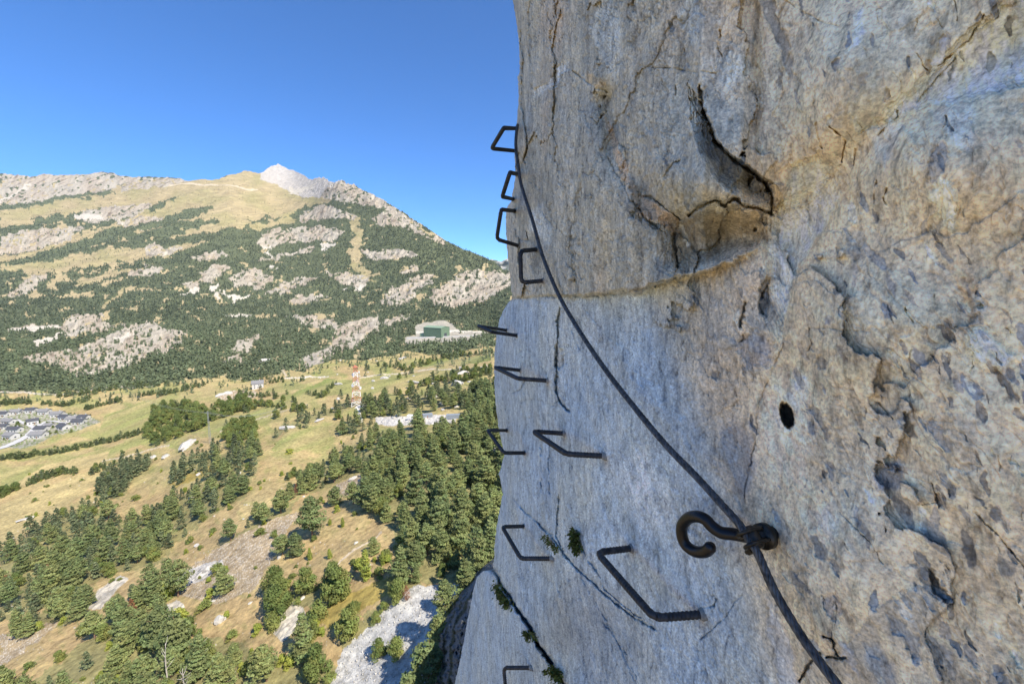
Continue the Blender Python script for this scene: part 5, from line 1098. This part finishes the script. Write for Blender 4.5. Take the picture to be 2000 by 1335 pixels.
# single, easily told trees
S1 = [('pine',610,1052,15,'lone dark conifer standing by itself on the open tan slope',6,1),('cone',717,1128,8.5,'bright green cone-shaped juniper beside the footpath',0,1),('pine',437,1158,8.5,'small dark pine alone beside the white rock outcrop',0,1),
 ('pine',578,1085,8,'small pine just down-slope of the lone dark conifer',1,1),('pine',552,1085,7,'pine bush on the stony slope left of the small pine',6,1.1),('pine',600,1090,0,'',0,1),('broad',650,1162,9.5,'round dark green tree at the right end of the row above the cream rock',0,1),
 ('pine',578,800,11,'dark pine alone in the yellow-green meadow under the white house',2,1),('pine',848,800,13,'dark pine directly above the stone yard',4,1),('pine',690,985,9,'pine with a yellow bush at the right edge of the tan hillside',6,1),
 ('pine',655,985,8,'pale green pine bush on the hillside left of the dense wood',1,1.1),('cone',606,1092,4,'small green juniper under the lone dark conifer',0,1),('cone',645,1092,3.2,'tiny round juniper on the bare slope',0,1.3),('cone',748,1100,4,'little juniper behind the bright cone-shaped one',0,1),
 ('pine',730,1080,5,'bushy young pine at the top of the footpath',1,1.3),('cone',670,1028,3.5,'small green juniper alone in the middle of the ochre slope',0,1.2),('cone',645,1025,2.4,'tiny green bush left of the lone slope juniper',0,1.6),
 ('dead',100,1135,7,'rust-brown dead pine in the left wood',0,1),('dead',262,1215,8,'pinkish dead pine fallen among the foreground trees',0,1),('dead',238,1085,6,'small red-brown dead pine in the left wood',0,1),('dead',18,1150,7,'red-brown dead pine at the left frame edge',0,1),('dead',578,965,5,'tiny reddish dead tree at the end of the belt',0,1),
 ('dead',795,1175,4,'small reddish dead tree at the top of the scree',0,1)]
for k, x, y, h, lab, vi, sx in S1:
    if h: place(k, ground(x, y)[0], h, lab, None, 'tree', rs, vi, sx)
# shrubs one by one
SH = [(565,885,'bright',2.4,2.4,'flat bright green juniper mat on the tan slope'),(487,955,'bright',1.6,2.2,'long low green bush at the edge of the middle belt'),(568,905,'bright',1.2,2.2,'small flat green bush under the larger juniper mat'),
 (265,975,'shrub',3.4,1.2,'olive green bush in the clearing above the large left wood'),(330,1165,'bright',5,1,'bright yellow-green bush between outcrop and pale slab'),(350,1225,'bright',5.5,1,'yellow-green bushes right of the round pale slab'),(740,1125,'shrub',2.6,1,'low bush at the foot of the cone-shaped juniper'),
 (620,1210,'shrub',4.5,1,'dark shrub on the ochre grass right of the cream rock'),(690,1100,'shrub',1.6,1,'little shrub beside the footpath')]
for x, y, k, h, sx, lab in SH: place(k, ground(x, y)[0], h, lab, None, 'shrub', rs, None, sx)
n_s = 0
for k in range(2500):
    x = rs.uniform(0, 960); y = rs.uniform(850, 1335)
    if n_s >= 280: break
    if gn(np.array([x / 50]), np.array([y / 40]), 181)[0] < .1: continue
    if in_poly(np.array([x]), np.array([y]), next(q[0] for q in VFIELDS if q[1] == 'scree'))[0]: continue
    n_s += 1; kq = 'shrub' if rs.rand() < .7 else 'bright'; hq = rs.uniform(.8, 3.0); place(kq, ground(x, y)[0], hq, near_label(('tiny ' if hq < 1.4 else 'low ' if hq < 2.2 else 'larger ') + ('dark green shrub' if kq == 'shrub' else 'bright yellow-green shrub'), x, y), 'low shrubs on the tan hillside', 'shrub', rs, None, rs.uniform(.8, 1.3))
# dark trees on the shaded buttress and at the cliff foot
def on_buttress(x, y, Yd): dx, dy, dz = dirs(x, y); return (float(dx / dy * Yd), Yd, float(dz / dy * Yd))
for x, y, Yd, h, lab, vi in ((838,1350,36,8.5,'dark pine silhouetted on the shaded buttress at the bottom',6),(872,1195,66,7,'dark pine on the crest of the shaded buttress',1),(885,1330,34,5.0,'stunted dark pine low on the shaded buttress',7),(905,1160,76,8,'dark pine squeezed between buttress and cliff',2),(858,1265,42,6,'small dark pine halfway down the buttress edge',6),(805,1420,36,8,'dark pine bough at the bottom edge beside the scree',0),
    (935,1130,100,12,'tall shaded pine behind the lower edge of the cliff',4),(955,1120,106,13,'tall shaded pine close against the wall',5)):
    Yd = float(np.interp(y, bs[:, 0], bs[:, 2])) * .96; p = on_buttress(x, y, Yd); place('pine', p, h, lab, None, 'tree', rs, vi)
# bare dead trunks in the foreground
def snag(x, y, h, lab, seed):
    rs_ = np.random.RandomState(seed); p = ground(x, y)[0]; e = empty('dead_tree', p.tolist()); mb = MB(); P = [(.12 * math.sin(z * .7) + .05 * z, 0, z) for z in np.linspace(-.4, h, 10)]; mb.tube(P, np.linspace(.2, .05, 10), 7); mb.build('trunk', m_deadw, e, True)
    for k in range(9):
        z = h * rs_.uniform(.35, .97); a = rs_.uniform(0, 6.28); L = rs_.uniform(.8, 2.2); b0 = np.array([.12 * math.sin(z * .7) + .05 * z, 0, z]); d = np.array([math.cos(a), math.sin(a), .4]); m2 = MB(); m2.tube([b0, b0 + d * L * .5, b0 + d * L + (0, 0, .3)], [.06, .045, .02], 5); m2.build('branch', m_deadw, e, True)
    tag(e, lab, 'tree')
snag(327, 1345, 11, 'bare pinkish trunk with whorled dead branches near the bottom', 1); snag(395, 1318, 9, 'white forked dead trunk among the foreground pines', 2); snag(360, 1362, 7, 'pale bare trunk stump at the bottom edge', 3)
# any prototypes never used are removed
for k in PROTO:
    for e in PROTO[k]:
        if not e[1]:
            for ch in list(e[0].children): bpy.data.objects.remove(ch)
            bpy.data.objects.remove(e[0])

def scatter_mesh(name, items, geos, mat, ztint=None):
    """items: (x,y,z,h,scaleH) -> one joined mesh"""
    items = np.array(items, float); Vs = []; Fs = []; Cs = []; off = 0; gi = np.random.RandomState(9).randint(0, len(geos), len(items)); r_ = np.random.RandomState(10)
    for g_ in range(len(geos)):
        V, Fq, c = geos[g_]; it = items[gi == g_]
        if not len(it): continue
        n_ = len(it); a = r_.uniform(0, 6.28, n_); s = it[:, 3]; w_ = s * r_.uniform(.85, 1.25, n_)
        ca, sa_ = np.cos(a), np.sin(a); x = (V[None, :, 0] * ca[:, None] - V[None, :, 1] * sa_[:, None]) * w_[:, None] + it[:, 0:1]; y = (V[None, :, 0] * sa_[:, None] + V[None, :, 1] * ca[:, None]) * w_[:, None] + it[:, 1:2]
        z = V[None, :, 2] * s[:, None] + it[:, 2:3]; Vs.append(np.stack([x, y, z], -1).reshape(-1, 3)); Fs.append((Fq[None] + (np.arange(n_) * len(V))[:, None, None]).reshape(-1, 4) + off); off += n_ * len(V)
        t_ = it[:, 4:7] * r_.uniform(.8, 1.22, (n_, 1)); Cs.append((c[None] * t_[:, None, :]).reshape(-1, 3))
    return mesh_np(name, np.concatenate(Vs), np.concatenate(Fs), mat, None, np.concatenate(Cs), False)
rp = [(t_[1][0], t_[1][1], t_[1][2] - .3, t_[2] / 10, 1.15, 1.15, 1.0) for t_ in rest if t_[0] == 'pine']; rb = [(t_[1][0], t_[1][1], t_[1][2] - .3, t_[2] / 8, 1.1, 1.15, .8) for t_ in rest if t_[0] == 'broad']
if rp: tag(scatter_mesh('pine_wood', rp, LOD, m_far), 'remaining pines filling the woods behind the nearer trees', 'wood', kind='stuff')
if rb: tag(scatter_mesh('hedgerow_trees', rb, LODB, m_far), 'remaining small broadleaf trees in the hedges and pastures of the valley', 'hedge', kind='stuff')

# ---- forest over the mountain
rsf = np.random.RandomState(12); NF = 165000
fx = rsf.uniform(-500, 1260, NF); sy_ = sil_y(fx); fy = sy_ + (790 - sy_) * rsf.rand(NF)
# weight by true ground area per pixel, thinning towards the skyline
keep = rsf.rand(NF) < np.where(fx < -20, .25, 1)
fx, fy = fx[keep], fy[keep]; X, Y, Z = ground0(fx, fy); cv_, rk_, fo_ = terrain_cover(fx, fy, X, Y)
dist = np.hypot(X, Y)
dens = np.clip(fo_, 0, 1) * np.interp(dist, [500, 900, 1500, 3000], [.46, .60, .85, 1.0])
patch = sst(-.55, .0, gn(fx / 13, fy / 7, 191) + .35 * gn(fx / 40, fy / 20, 192)); dens = dens * np.where(fo_ > .5, .55 + .6 * patch, 1); vb_ = fy - np.interp(fx, VAL_EDGE[:, 0], VAL_EDGE[:, 1]); dens = np.where((vb_ > -4) & (vb_ < 34), np.maximum(dens, .16 * np.clip(1 - vb_ / 34, 0, 1) * (gn(fx / 18, fy / 9, 195) > -.1)), dens)
sel = rsf.rand(len(fx)) < dens; X, Y, Z, rk_, dist, fo_, fx, fy = [q[sel] for q in (X, Y, Z, rk_, dist, fo_, fx, fy)]
Z = Z + relief(X, Y, rk_)
hh = rsf.uniform(.6, 1.3, len(X)) * np.interp(dist, [500, 1500, 3000], [.85, .72, .8]); hh = np.where(fo_ < .3, hh * .8, hh)
tn = np.ones((len(X), 3)) * (1.05 + .22 * gn(fx / 60, fy / 35, 193))[:, None]; g_ = sst(560, 700, fy)[:, None] * .35; tn = tn * (1 - g_) + tn * np.array([1.35, 1.38, .9]) * g_
print('far trees', len(X))
fm = scatter_mesh('mountain_forest', np.concatenate([np.stack([X, Y, Z - .8, hh], 1), tn], 1), FAR, m_far); tag(fm, 'dark green pine forest covering the mountainside', 'forest', kind='stuff')
print('forest', time.time() - T0)

# ================================================================== BUILDINGS AND OBJECTS IN THE VALLEY
def pm(name, c, **k): return plain(name, c, **k)
m_wallw = pm('white_render', (.52, .50, .46), var=.08, scale=2); m_roofg = pm('grey_roof_tiles', (.07, .07, .075), var=.3, scale=5); m_roofl = pm('pale_grey_roof', (.21, .20, .19), var=.15, scale=3)
m_glass = pm('window_glass', (.05, .06, .07), rough=.2, var=.1); m_wood = pm('brown_timber', (.20, .11, .06), var=.3, scale=6)
m_green = pm('green_cladding', (.13, .19, .115), rough=.6, var=.12, scale=.5); m_green2 = pm('green_roof_sheet', (.24, .32, .20), rough=.5, var=.1, scale=.6)
m_conc = pm('concrete', (.52, .50, .46), var=.15, scale=1.0); m_road = pm('pale_road', (.50, .48, .45), var=.1, scale=.6)
m_red = pm('red_paint', (.50, .19, .11), rough=.5, var=.1); m_white = pm('white_paint', (.78, .76, .73), rough=.5, var=.06); m_stone = pm('pale_limestone', (.46, .43, .38), rough=.95, var=.3, scale=.9, bump=.5); m_galv = pm('galvanised_steel', (.36, .37, .38), rough=.5, metal=.4, var=.1)
def house(px_, py_, rz, wx, wy, h, lab, roof=m_roofg, wall=None, cat='house', grp='houses of the village'):
    p = ground(px_, py_)[0]; e = empty('house', (p[0], p[1], p[2]), rz); wall = wall or m_wallw
    mb = MB(); x, y = wx / 2, wy / 2; rh = h + wy * .28
    V = [(-x,-y,-2),(x,-y,-2),(x,y,-2),(-x,y,-2),(-x,-y,h),(x,-y,h),(x,y,h),(-x,y,h),(-x,0,rh),(x,0,rh)]
    mb.add(V, [(0,1,5,4),(2,3,7,6),(1,2,6,9,5),(3,0,4,8,7),(0,3,2,1)]); mb.build('wall', wall, e)
    mb = MB(); ov = .7; t = .25
    for s in (-1, 1):
        a = np.array([(-x-ov, 0, rh+.05),(x+ov, 0, rh+.05),(x+ov, s*(y+ov), h-.28*2*ov*.5),(-x-ov, s*(y+ov), h-.28*2*ov*.5)]); V = np.concatenate([a, a + (0, 0, t)])
        mb.add(V, [(0,1,2,3),(7,6,5,4),(0,4,5,1),(1,5,6,2),(2,6,7,3),(3,7,4,0)])
    rf = mb.build('roof', roof, e); mb = MB(); mb.box((x*.3, .5, h), (x*.3+.8, 1.3, rh+1.0)); mb.build('chimney', wall, rf)
    for (wx0, wz) in ((-.55, 1.0), (.05, 1.0), (.55, 1.0)) + (((-.55, 3.6), (.2, 3.6)) if h > 4.5 else ()):
        mb = MB(); mb.box((wx0*x-.6, -y-.06, wz), (wx0*x+.6, -y+.02, wz+1.3)); mb.build('window', m_glass, e)
    mb = MB(); mb.box((x*.28-.5, -y-.07, 0), (x*.28+.5, -y+.02, 2.1)); mb.build('door', m_wood, e)
    mb = MB(); mb.box((x-.02, -.7, 1.0), (x+.06, .7, 2.3)); mb.build('window', m_glass, e)
    return tag(e, lab, cat, grp)
VH = [(8,812,.1,11,8,5,'house at the far left back of the village, cut by the frame'),(33,808,.25,12,8,4.5,'pale-roofed long house in the back row near the left frame edge'),(62,806,.2,11,8,4.5,'small white house in the middle of the back row'),(88,808,.15,12,9,5,'house with a pale roof at the back of the village, right of centre'),
 (113,812,.2,13,9,5,'large white house at the right of the back row with a pale grey roof'),(18,826,-.1,14,9,4,'wide pale-roofed house by the left frame edge in the second row'),(64,828,.9,11,8,5,'dark-roofed house behind the round tree in the village'),(127,818,-.1,12,8,4.5,'house with dark roof second from the right end of the village'),
 (142,821,.35,11,8,4.5,'pale-roofed house between two dark-roofed ones at the right end'),(164,819,.1,11,8,5,'brown and white house at the right end of the village'),(155,828,.15,13,9,4.5,'yellowish house with dark roof at the right corner of the hedge'),(30,842,0,14,8,4.5,'long dark-roofed house left of the road'),
 (22,856,-.15,13,9,5,'pale-roofed house at the lower left of the village road'),(82,843,.1,12,9,5,'dark-roofed house right beside the road bend'),(96,834,0,10,7,3.5,'low pale garage-like house above the road bend'),(125,838,-.3,13,9,4.5,'house with dark roof in the lower right garden plot'),(76,854,.1,15,10,4.5,'wide grey-roofed house, lowest on the right side of the road'),(3,838,.3,12,8,4.5,'house half cut by the left frame edge')]
for i, (x, y, a, sx, sy_, h, lab) in enumerate(VH): house(x, y, a, sx * .82, sy_ * .85, h * .85, lab, m_roofl if 'pale' in lab.replace('pale garage', 'pale') or 'grey-roofed' in lab else m_roofg)
house(504, 758, .5, 12, 10, 6.5, 'lone white house with grey hipped roof above the meadow', m_roofl, None, 'house', None)
def strip(name, line, wd, mat, lab, cat):
    L = np.array(line, float); ds = np.concatenate([[0], np.cumsum(np.hypot(*np.diff(L, axis=0).T))]); s = np.linspace(0, ds[-1], 80); p = ground(np.interp(s, ds, L[:, 0]), np.interp(s, ds, L[:, 1]))
    t = np.gradient(p[:, :2], axis=0); t /= np.linalg.norm(t, axis=1)[:, None]; nn_ = np.stack([-t[:, 1], t[:, 0]], 1); rows = []
    for q in (-1, 0, 1): k = p.copy(); k[:, :2] += nn_ * wd / 2 * q; k[:, 2] += .5; rows.append(k)
    V = np.array(rows); idx = np.arange(3 * 80).reshape(3, 80); FQ = np.stack([idx[:-1, :-1], idx[:-1, 1:], idx[1:, 1:], idx[1:, :-1]], -1).reshape(-1, 4)
    return tag(mesh_np(name, V.reshape(-1, 3), FQ, mat), lab, cat, kind='structure')
strip('village_road', [(-60,890),(0,874),(35,862),(58,850),(68,838),(80,828)], 7, m_road, 'pale road climbing into the village', 'road')
strip('village_lane', [(68,836),(50,828),(30,820),(0,818)], 4, m_road, 'pale lane through the village gardens', 'road')
strip('village_path', [(78,830),(95,822),(120,824),(150,824)], 3.5, m_road, 'short pale lane between the right village houses', 'road')
rs = np.random.RandomState(4)
for k in range(34):
    x, y = rs.uniform(0, 190), rs.uniform(806, 862)
    if y > 870 - x * .18: continue
    big = (k == 0)
    place('broad', ground(36, 836)[0] if big else ground(x, y)[0], 9 if big else rs.uniform(2, 4.5), 'large round tree among the dark roofs of the village' if big else 'small garden tree between the village houses', None if big else 'garden trees of the village', 'tree', rs)
# green shed
p = ground(853, 657)[0]; sc_ = np.linalg.norm(p) / F
e = empty('industrial_shed', p.tolist(), -.45); mb = MB(); L, D_, Hs = 29 * sc_ * 1.4, 28 * sc_, 17 * sc_
V = [(-L/2,-D_/2,-3),(L/2,-D_/2,-3),(L/2,D_/2,-3),(-L/2,D_/2,-3),(-L/2,-D_/2,Hs),(L/2,-D_/2,Hs),(L/2,D_/2,Hs),(-L/2,D_/2,Hs),(-L/2,0,Hs+2.5),(L/2,0,Hs+2.5)]
mb.add(V, [(0,1,5,4),(2,3,7,6),(1,2,6,9,5),(3,0,4,8,7)])
for q in np.linspace(-L/2+.5, L/2-.5, 26): mb.box((q-.12, -D_/2-.14, 0), (q+.12, -D_/2-.01, Hs-.1))
mb.build('wall', m_green, e); mb = MB()
for s in (-1, 1):
    a = np.array([(-L/2-.5,0,Hs+2.7),(L/2+.5,0,Hs+2.7),(L/2+.5,s*(D_/2+.5),Hs+.15),(-L/2-.5,s*(D_/2+.5),Hs+.15)]); mb.add(np.concatenate([a, a+(0,0,.3)]), [(0,1,2,3),(7,6,5,4),(0,4,5,1),(1,5,6,2),(2,6,7,3),(3,7,4,0)])
mb.build('roof', m_green2, e); mb = MB(); mb.box((L/2-.02, -4, 0), (L/2+.12, 4, 6.5)); mb.build('roller_door', m_glass, e); mb = MB(); mb.box((-L/2-10, -D_/2+2, -2), (-L/2, D_/2-4, 5)); mb.build('side_annexe', m_green2, e)
tag(e, 'large dark green industrial shed on a pale terrace below the rock faces', 'shed')
wl = MB(); a = ground(795, 663)[0]; b_ = ground(935, 657)[0]; d = b_ - a; d /= np.linalg.norm(d); nn_ = np.array([-d[1], d[0], 0]); 
q0 = a + (0, 0, -3); q1 = b_ + (0, 0, -3); wl.add([q0, q1, q1 + nn_ * 2, q0 + nn_ * 2, q0 + (0, 0, 6), q1 + (0, 0, 6), q1 + nn_ * 2 + (0, 0, 6), q0 + nn_ * 2 + (0, 0, 6)], [(0,1,5,4),(1,2,6,5),(2,3,7,6),(3,0,4,7),(4,5,6,7)])
tag(wl.build('retaining_wall', m_conc), 'long pale retaining wall under the green shed', 'wall')
# lattice tower
p = ground(697, 793)[0]; sc_ = np.linalg.norm(p) / F; Ht = 70 * sc_; e = empty('lattice_tower', p.tolist(), .35)
nb = 8; zs = np.linspace(0, Ht, nb + 1); hw = lambda z: (6.2 * (1 - z / Ht) ** 1.1 + 2.7) * sc_
def bar(mb, a, b_, r): mb.tube([a, b_], r, 5)
for i in range(nb):
    z0, z1 = zs[i], zs[i + 1]; mb = MB(); w0, w1 = hw(z0), hw(z1); cn0 = [np.array((sx * w0, sy_ * w0, z0)) for sx, sy_ in ((-1,-1),(1,-1),(1,1),(-1,1))]; cn1 = [np.array((sx * w1, sy_ * w1, z1)) for sx, sy_ in ((-1,-1),(1,-1),(1,1),(-1,1))]
    for j in range(4):
        k = (j + 1) % 4; bar(mb, cn0[j], cn1[j], .21); bar(mb, cn1[j], cn1[k], .14); bar(mb, cn0[j], cn1[k], .13); bar(mb, cn0[k], cn1[j], .13); bar(mb, cn0[j], (cn0[k] + cn0[j]) / 2 * .5 + (cn1[j] + cn1[k]) / 4, .12)
    q = mb.build('red_section' if i in (1, 3, 5, 7) else 'white_section', m_red if i in (1, 3, 5, 7) else m_white, e)
mb = MB(); mb.box((-hw(Ht) - .8, -hw(Ht) - .8, Ht), (hw(Ht) + .8, hw(Ht) + .8, Ht + .5)); mb.box((-.9, -.9, Ht + .4), (.9, .9, Ht + 1.8)); mb.build('top_platform', m_red, e)
for z, a in ((.86, .3), (.80, 2.2), (.62, 1.2), (.55, 4.0), (.47, -.6)):
    mb = MB(); r0 = hw(z * Ht) + .9; c0 = np.array((r0 * math.cos(a), r0 * math.sin(a), z * Ht)); dd = np.array((math.cos(a), math.sin(a), 0)); mb.tube([c0 - dd * .2, c0 + dd * .5, c0 + dd * .6], [.4, 1.3, 1.35], 14); mb.tube([c0 - dd * 1.4, c0], .12, 5); mb.build('dish_antenna', m_white, e)
tag(e, 'tall red and white lattice tower with dish antennas in the meadow', 'tower')
# stone yard below the tower: blocks, containers, parked vehicles
m_rustp = pm('rust_container', (.32, .12, .07), var=.15); m_bluec = pm('blue_container', (.24, .27, .30), var=.12)
rs = np.random.RandomState(8)
def container(x, y, mat, lab, rz=0, L=6.0):
    p = ground(x, y)[0]; e = empty('container', p.tolist(), rz); mb = MB(); mb.box((-L/2, -1.2, .1), (L/2, 1.2, 2.7))
    for q in np.linspace(-L/2+.2, L/2-.2, 18): mb.box((q-.06, -1.27, .3), (q+.06, -1.201, 2.5))
    mb.build('body', mat, e); mb = MB(); mb.box((L/2+.002, -1.1, .25), (L/2+.08, 1.1, 2.6)); mb.build('door', mat, e); return tag(e, lab, 'container')
container(822, 818, m_rustp, 'rust-red container in the stone yard', .1, 9); container(835, 815, m_bluec, 'blue-grey container behind the rust-red one', .3); container(805, 816, m_white, 'white container left of the rust-red one in the yard', -.2); container(885, 818, m_bluec, 'pale blue container at the right end of the yard', .1, 8)
def boulder(x, y, sx, sy_, sz, seed, lab, grp=None, rz=0, sink=.35, mat=None, name='boulder'):
    rs_ = np.random.RandomState(seed); V, Fs = ico((0, 0, 0), 1.0, (1, 1, 1), 14); V = np.array(V); d = V.copy()
    nz = fbm(d[:, 0] * 1.3 + seed * 7, d[:, 1] * 1.3 + d[:, 2] * 1.7, 4, seed); ang = np.abs(d @ rs_.randn(3)) * .15; r = .85 + .42 * nz + ang
    for k in range(7): nrm_ = rs_.randn(3); nrm_ /= np.linalg.norm(nrm_); s = d @ nrm_; r = np.where(s > .62, np.minimum(r, .70 / np.maximum(s, .01)), r)
    V = d * r[:, None] * np.array([sx, sy_, sz]); p = ground(x, y)[0]; mb = MB(); mb.add(V, Fs); o = mb.build(name, mat or m_stone); o.location = (p[0], p[1], p[2] + sz * (1 - sink) * .3); o.rotation_euler = (0, 0, rz); return tag(o, lab, 'rock', grp)
BO = [(660,750,7,3,2.2,'long pale boulder left of the lattice tower'),(752,738,6,4,2.4,'pale block of rock in the pasture right of the tower top'),(815,750,12,3,2,'long pale rock rib above the stone yard'),(893,752,9,6,3.5,'large pale boulder among pines near the cliff edge'),(905,730,9,4,2.5,'pale boulder uphill of the large one near the cliff edge'),
 (560,836,7,3,1.8,'white rock slab beside the terraced patch'),(625,823,5,2,1.2,'small white slab on the slope left of the tower track'),(785,700,8,4,2,'pale boulder high in the yellow pasture'),(850,740,5,3,1.8,'small boulder right of the long rock rib'),(930,722,7,4,2.5,'pale rock at the right end of the pasture'),
 (368,868,11,5,3.6,'white chalk mound with pointed top above the middle belt'),(325,888,4,3,2,'small white rock left under the chalk mound'),(300,890,4,2.4,1.6,'white rock further left of the chalk mound'),(388,925,2,1.5,1,'tiny white rock beside the middle belt'),(375,972,2.4,1.8,1.5,'white rock half hidden in the middle belt'),
 (690,935,2.5,1.6,1.2,'white stone at the top of the small stony knoll'),(55,1013,5,1.6,1.0,'white rock with bushes at the edge of the striped field'),(430,1215,1.8,1.4,1.3,'small cream boulder above the foreground pines'),(210,1160,3,6,1.6,'tall cream slab rising between pines at left'),(335,1190,4.2,2.6,1.5,'round cream slab above the foreground wood'),
 (400,1122,7,2.2,1.4,'white and black streaked outcrop on the stony slope'),(565,1218,3.4,5,1.2,'cream rock face between round trees and foreground pines'),(440,772,9,4,3,'rocky outcrop beside the copse near the white house'),(960,880,3,2,1.6,'pale boulder under the step iron over the wood'),(520,705,9,5,4,'pale rock at the foot of the mountain slab')]
for i, (x, y, sx, sy_, sz, lab) in enumerate(BO):
    if i in (18, 19, 20, 21): continue
    boulder(x, y, sx, sy_, sz, 200 + i, lab, rz=rs.uniform(0, 3))
for k in range(26): boulder(rs.uniform(738, 892), rs.uniform(811, 828), rs.uniform(.9, 2.2), rs.uniform(.8, 1.6), rs.uniform(.7, 1.5), 300 + k % 7, 'pale block of stone stored in the white yard below the tower', 'stone blocks in the yard', rs.uniform(0, 3), name='stone_block')
for k in range(60):
    x, y = (rs.uniform(640, 960), rs.uniform(700, 800)) if k < 35 else (rs.uniform(300, 720), rs.uniform(900, 1180))
    s = rs.uniform(1.2, 3.5) if k < 35 else rs.uniform(.5, 1.4); boulder(x, y, s, s * .7, s * .5, 310 + k % 9, 'pale boulder scattered over the rocky yellow pasture' if k < 35 else 'grey-white stone lying on the tan hillside', 'boulders of the yellow pasture' if k < 35 else 'stones of the tan hillside', rs.uniform(0, 3))
# power pole and lines
p = ground(411, 866)[0]; sc_ = np.linalg.norm(p) / F; e = empty('power_pylon', p.tolist(), .4); Hp = 52 * sc_; mb = MB()
for sx, sy_ in ((-1,-1),(1,-1),(1,1),(-1,1)): mb.tube([(sx * .6, sy_ * .6, -1), (sx * .2, sy_ * .2, Hp)], .06, 5)
for i in range(12):
    z0 = Hp * i / 12; w0 = .6 - .4 * i / 12; z1 = Hp * (i + 1) / 12; w1 = .6 - .4 * (i + 1) / 12
    mb.tube([(-w0, -w0, z0), (w1, -w1, z1)], .03, 4); mb.tube([(w0, w0, z0), (-w1, w1, z1)], .03, 4)
mb.build('mast', m_galv, e); tops_ = []
mb = MB(); mb.tube([(-1.8, 0, Hp * .95), (1.8, 0, Hp * .95)], .07, 5); mb.build('cross_arm', m_galv, e)
tag(e, 'thin grey power pylon standing right of the white chalk mound', 'pylon')
def wire(a, b_, sag, r, lab, grp):
    a, b_ = np.array(a, float), np.array(b_, float); s = np.linspace(0, 1, 40)[:, None]; P = a + (b_ - a) * s; P[:, 2] -= sag * 4 * (s * (1 - s))[:, 0]; mb = MB(); mb.tube(P, r, 5); return tag(mb.build('power_line', m_galv), lab, 'power line', grp)
tp = np.array(p) + (0, 0, Hp * .95)
for k, off_ in enumerate((-1.7, 0, 1.7)):
    q = ground(250, 800)[0] + (0, off_, 22); wire(tp + (off_ * .9, off_ * .4, 0), q, 5, .035, 'thin dark power line crossing the copse left of the pylon', 'power lines from the pylon')
    q = ground(560, 830)[0] + (0, off_, 14); wire(tp + (off_ * .9, off_ * .4, 0), q, 5, .035, 'thin dark power line running right from the pylon', 'power lines from the pylon')
m_wy = pm('pale_cable', (.45, .44, .30), rough=.5, var=.1)  # pale yellowish base colour for the lines near the cliff edge
for k in range(4):
    dx, dy, dz = dirs(800, 722 + k * 4); Ya = 420; A_ = np.array([float(dx / dy * Ya), Ya, float(dz / dy * Ya)]); dx, dy, dz = dirs(1010, 664 + k * 5.5); Yb = 300; B_ = np.array([float(dx / dy * Yb), Yb, float(dz / dy * Yb)])
    mb = MB(); s = np.linspace(0, 1, 30)[:, None]; P = A_ + (B_ - A_) * s; P[:, 2] -= 8 * (s * (1 - s))[:, 0]; mb.tube(P, .11, 5); tag(mb.build('power_line', m_wy), 'pale power line strung across the pasture towards the cliff edge', 'power line', 'pale power lines near the cliff edge')
# stones covering the scree (uncountable)
rs = np.random.RandomState(15); c, g = dart(next(q[0] for q in VFIELDS if q[1] == 'scree'), .8, 9000)
V0, F0 = ico((0, 0, 0), 1, (1, 1, 1), 3); V0 = np.array(V0); V0 = V0 * (1 + .3 * rs.randn(len(V0), 1) * .4); F0 = np.array(F0)
n_ = len(g); s = rs.uniform(.06, .24, n_); r3 = rs.uniform(.6, 1.3, (n_, 3)); VV = (V0[None] * (s[:, None] * r3)[:, None, :] + (g + (0, 0, .1))[:, None, :]).reshape(-1, 3); FF = (F0[None] + (np.arange(n_) * len(V0))[:, None, None]).reshape(-1, 4)
tag(mesh_np('scree_stones', VV, FF, m_stone, None, None, False), 'loose pale stones of the scree', 'stones', kind='stuff')
print('done', time.time() - T0, 'objects', len(bpy.data.objects))

# haze over the valley
hz = MB(); hz.box((-9000, -9000, -421.0), (9000, 9000, 1500)); m_hz = bpy.data.materials.new('valley_haze'); m_hz.use_nodes = True; t = m_hz.node_tree; t.nodes.remove(t.nodes['Principled BSDF'])
pv = N(t, 'ShaderNodeVolumePrincipled'); pv.inputs['Density'].default_value = 3.0e-5; pv.inputs['Color'].default_value = (.80, .90, 1.0, 1); pv.inputs['Anisotropy'].default_value = 0.2
t.links.new(pv.outputs[0], t.nodes['Material Output'].inputs['Volume']); tag(hz.build('haze', m_hz), 'thin blue haze over the valley', 'haze', kind='stuff')
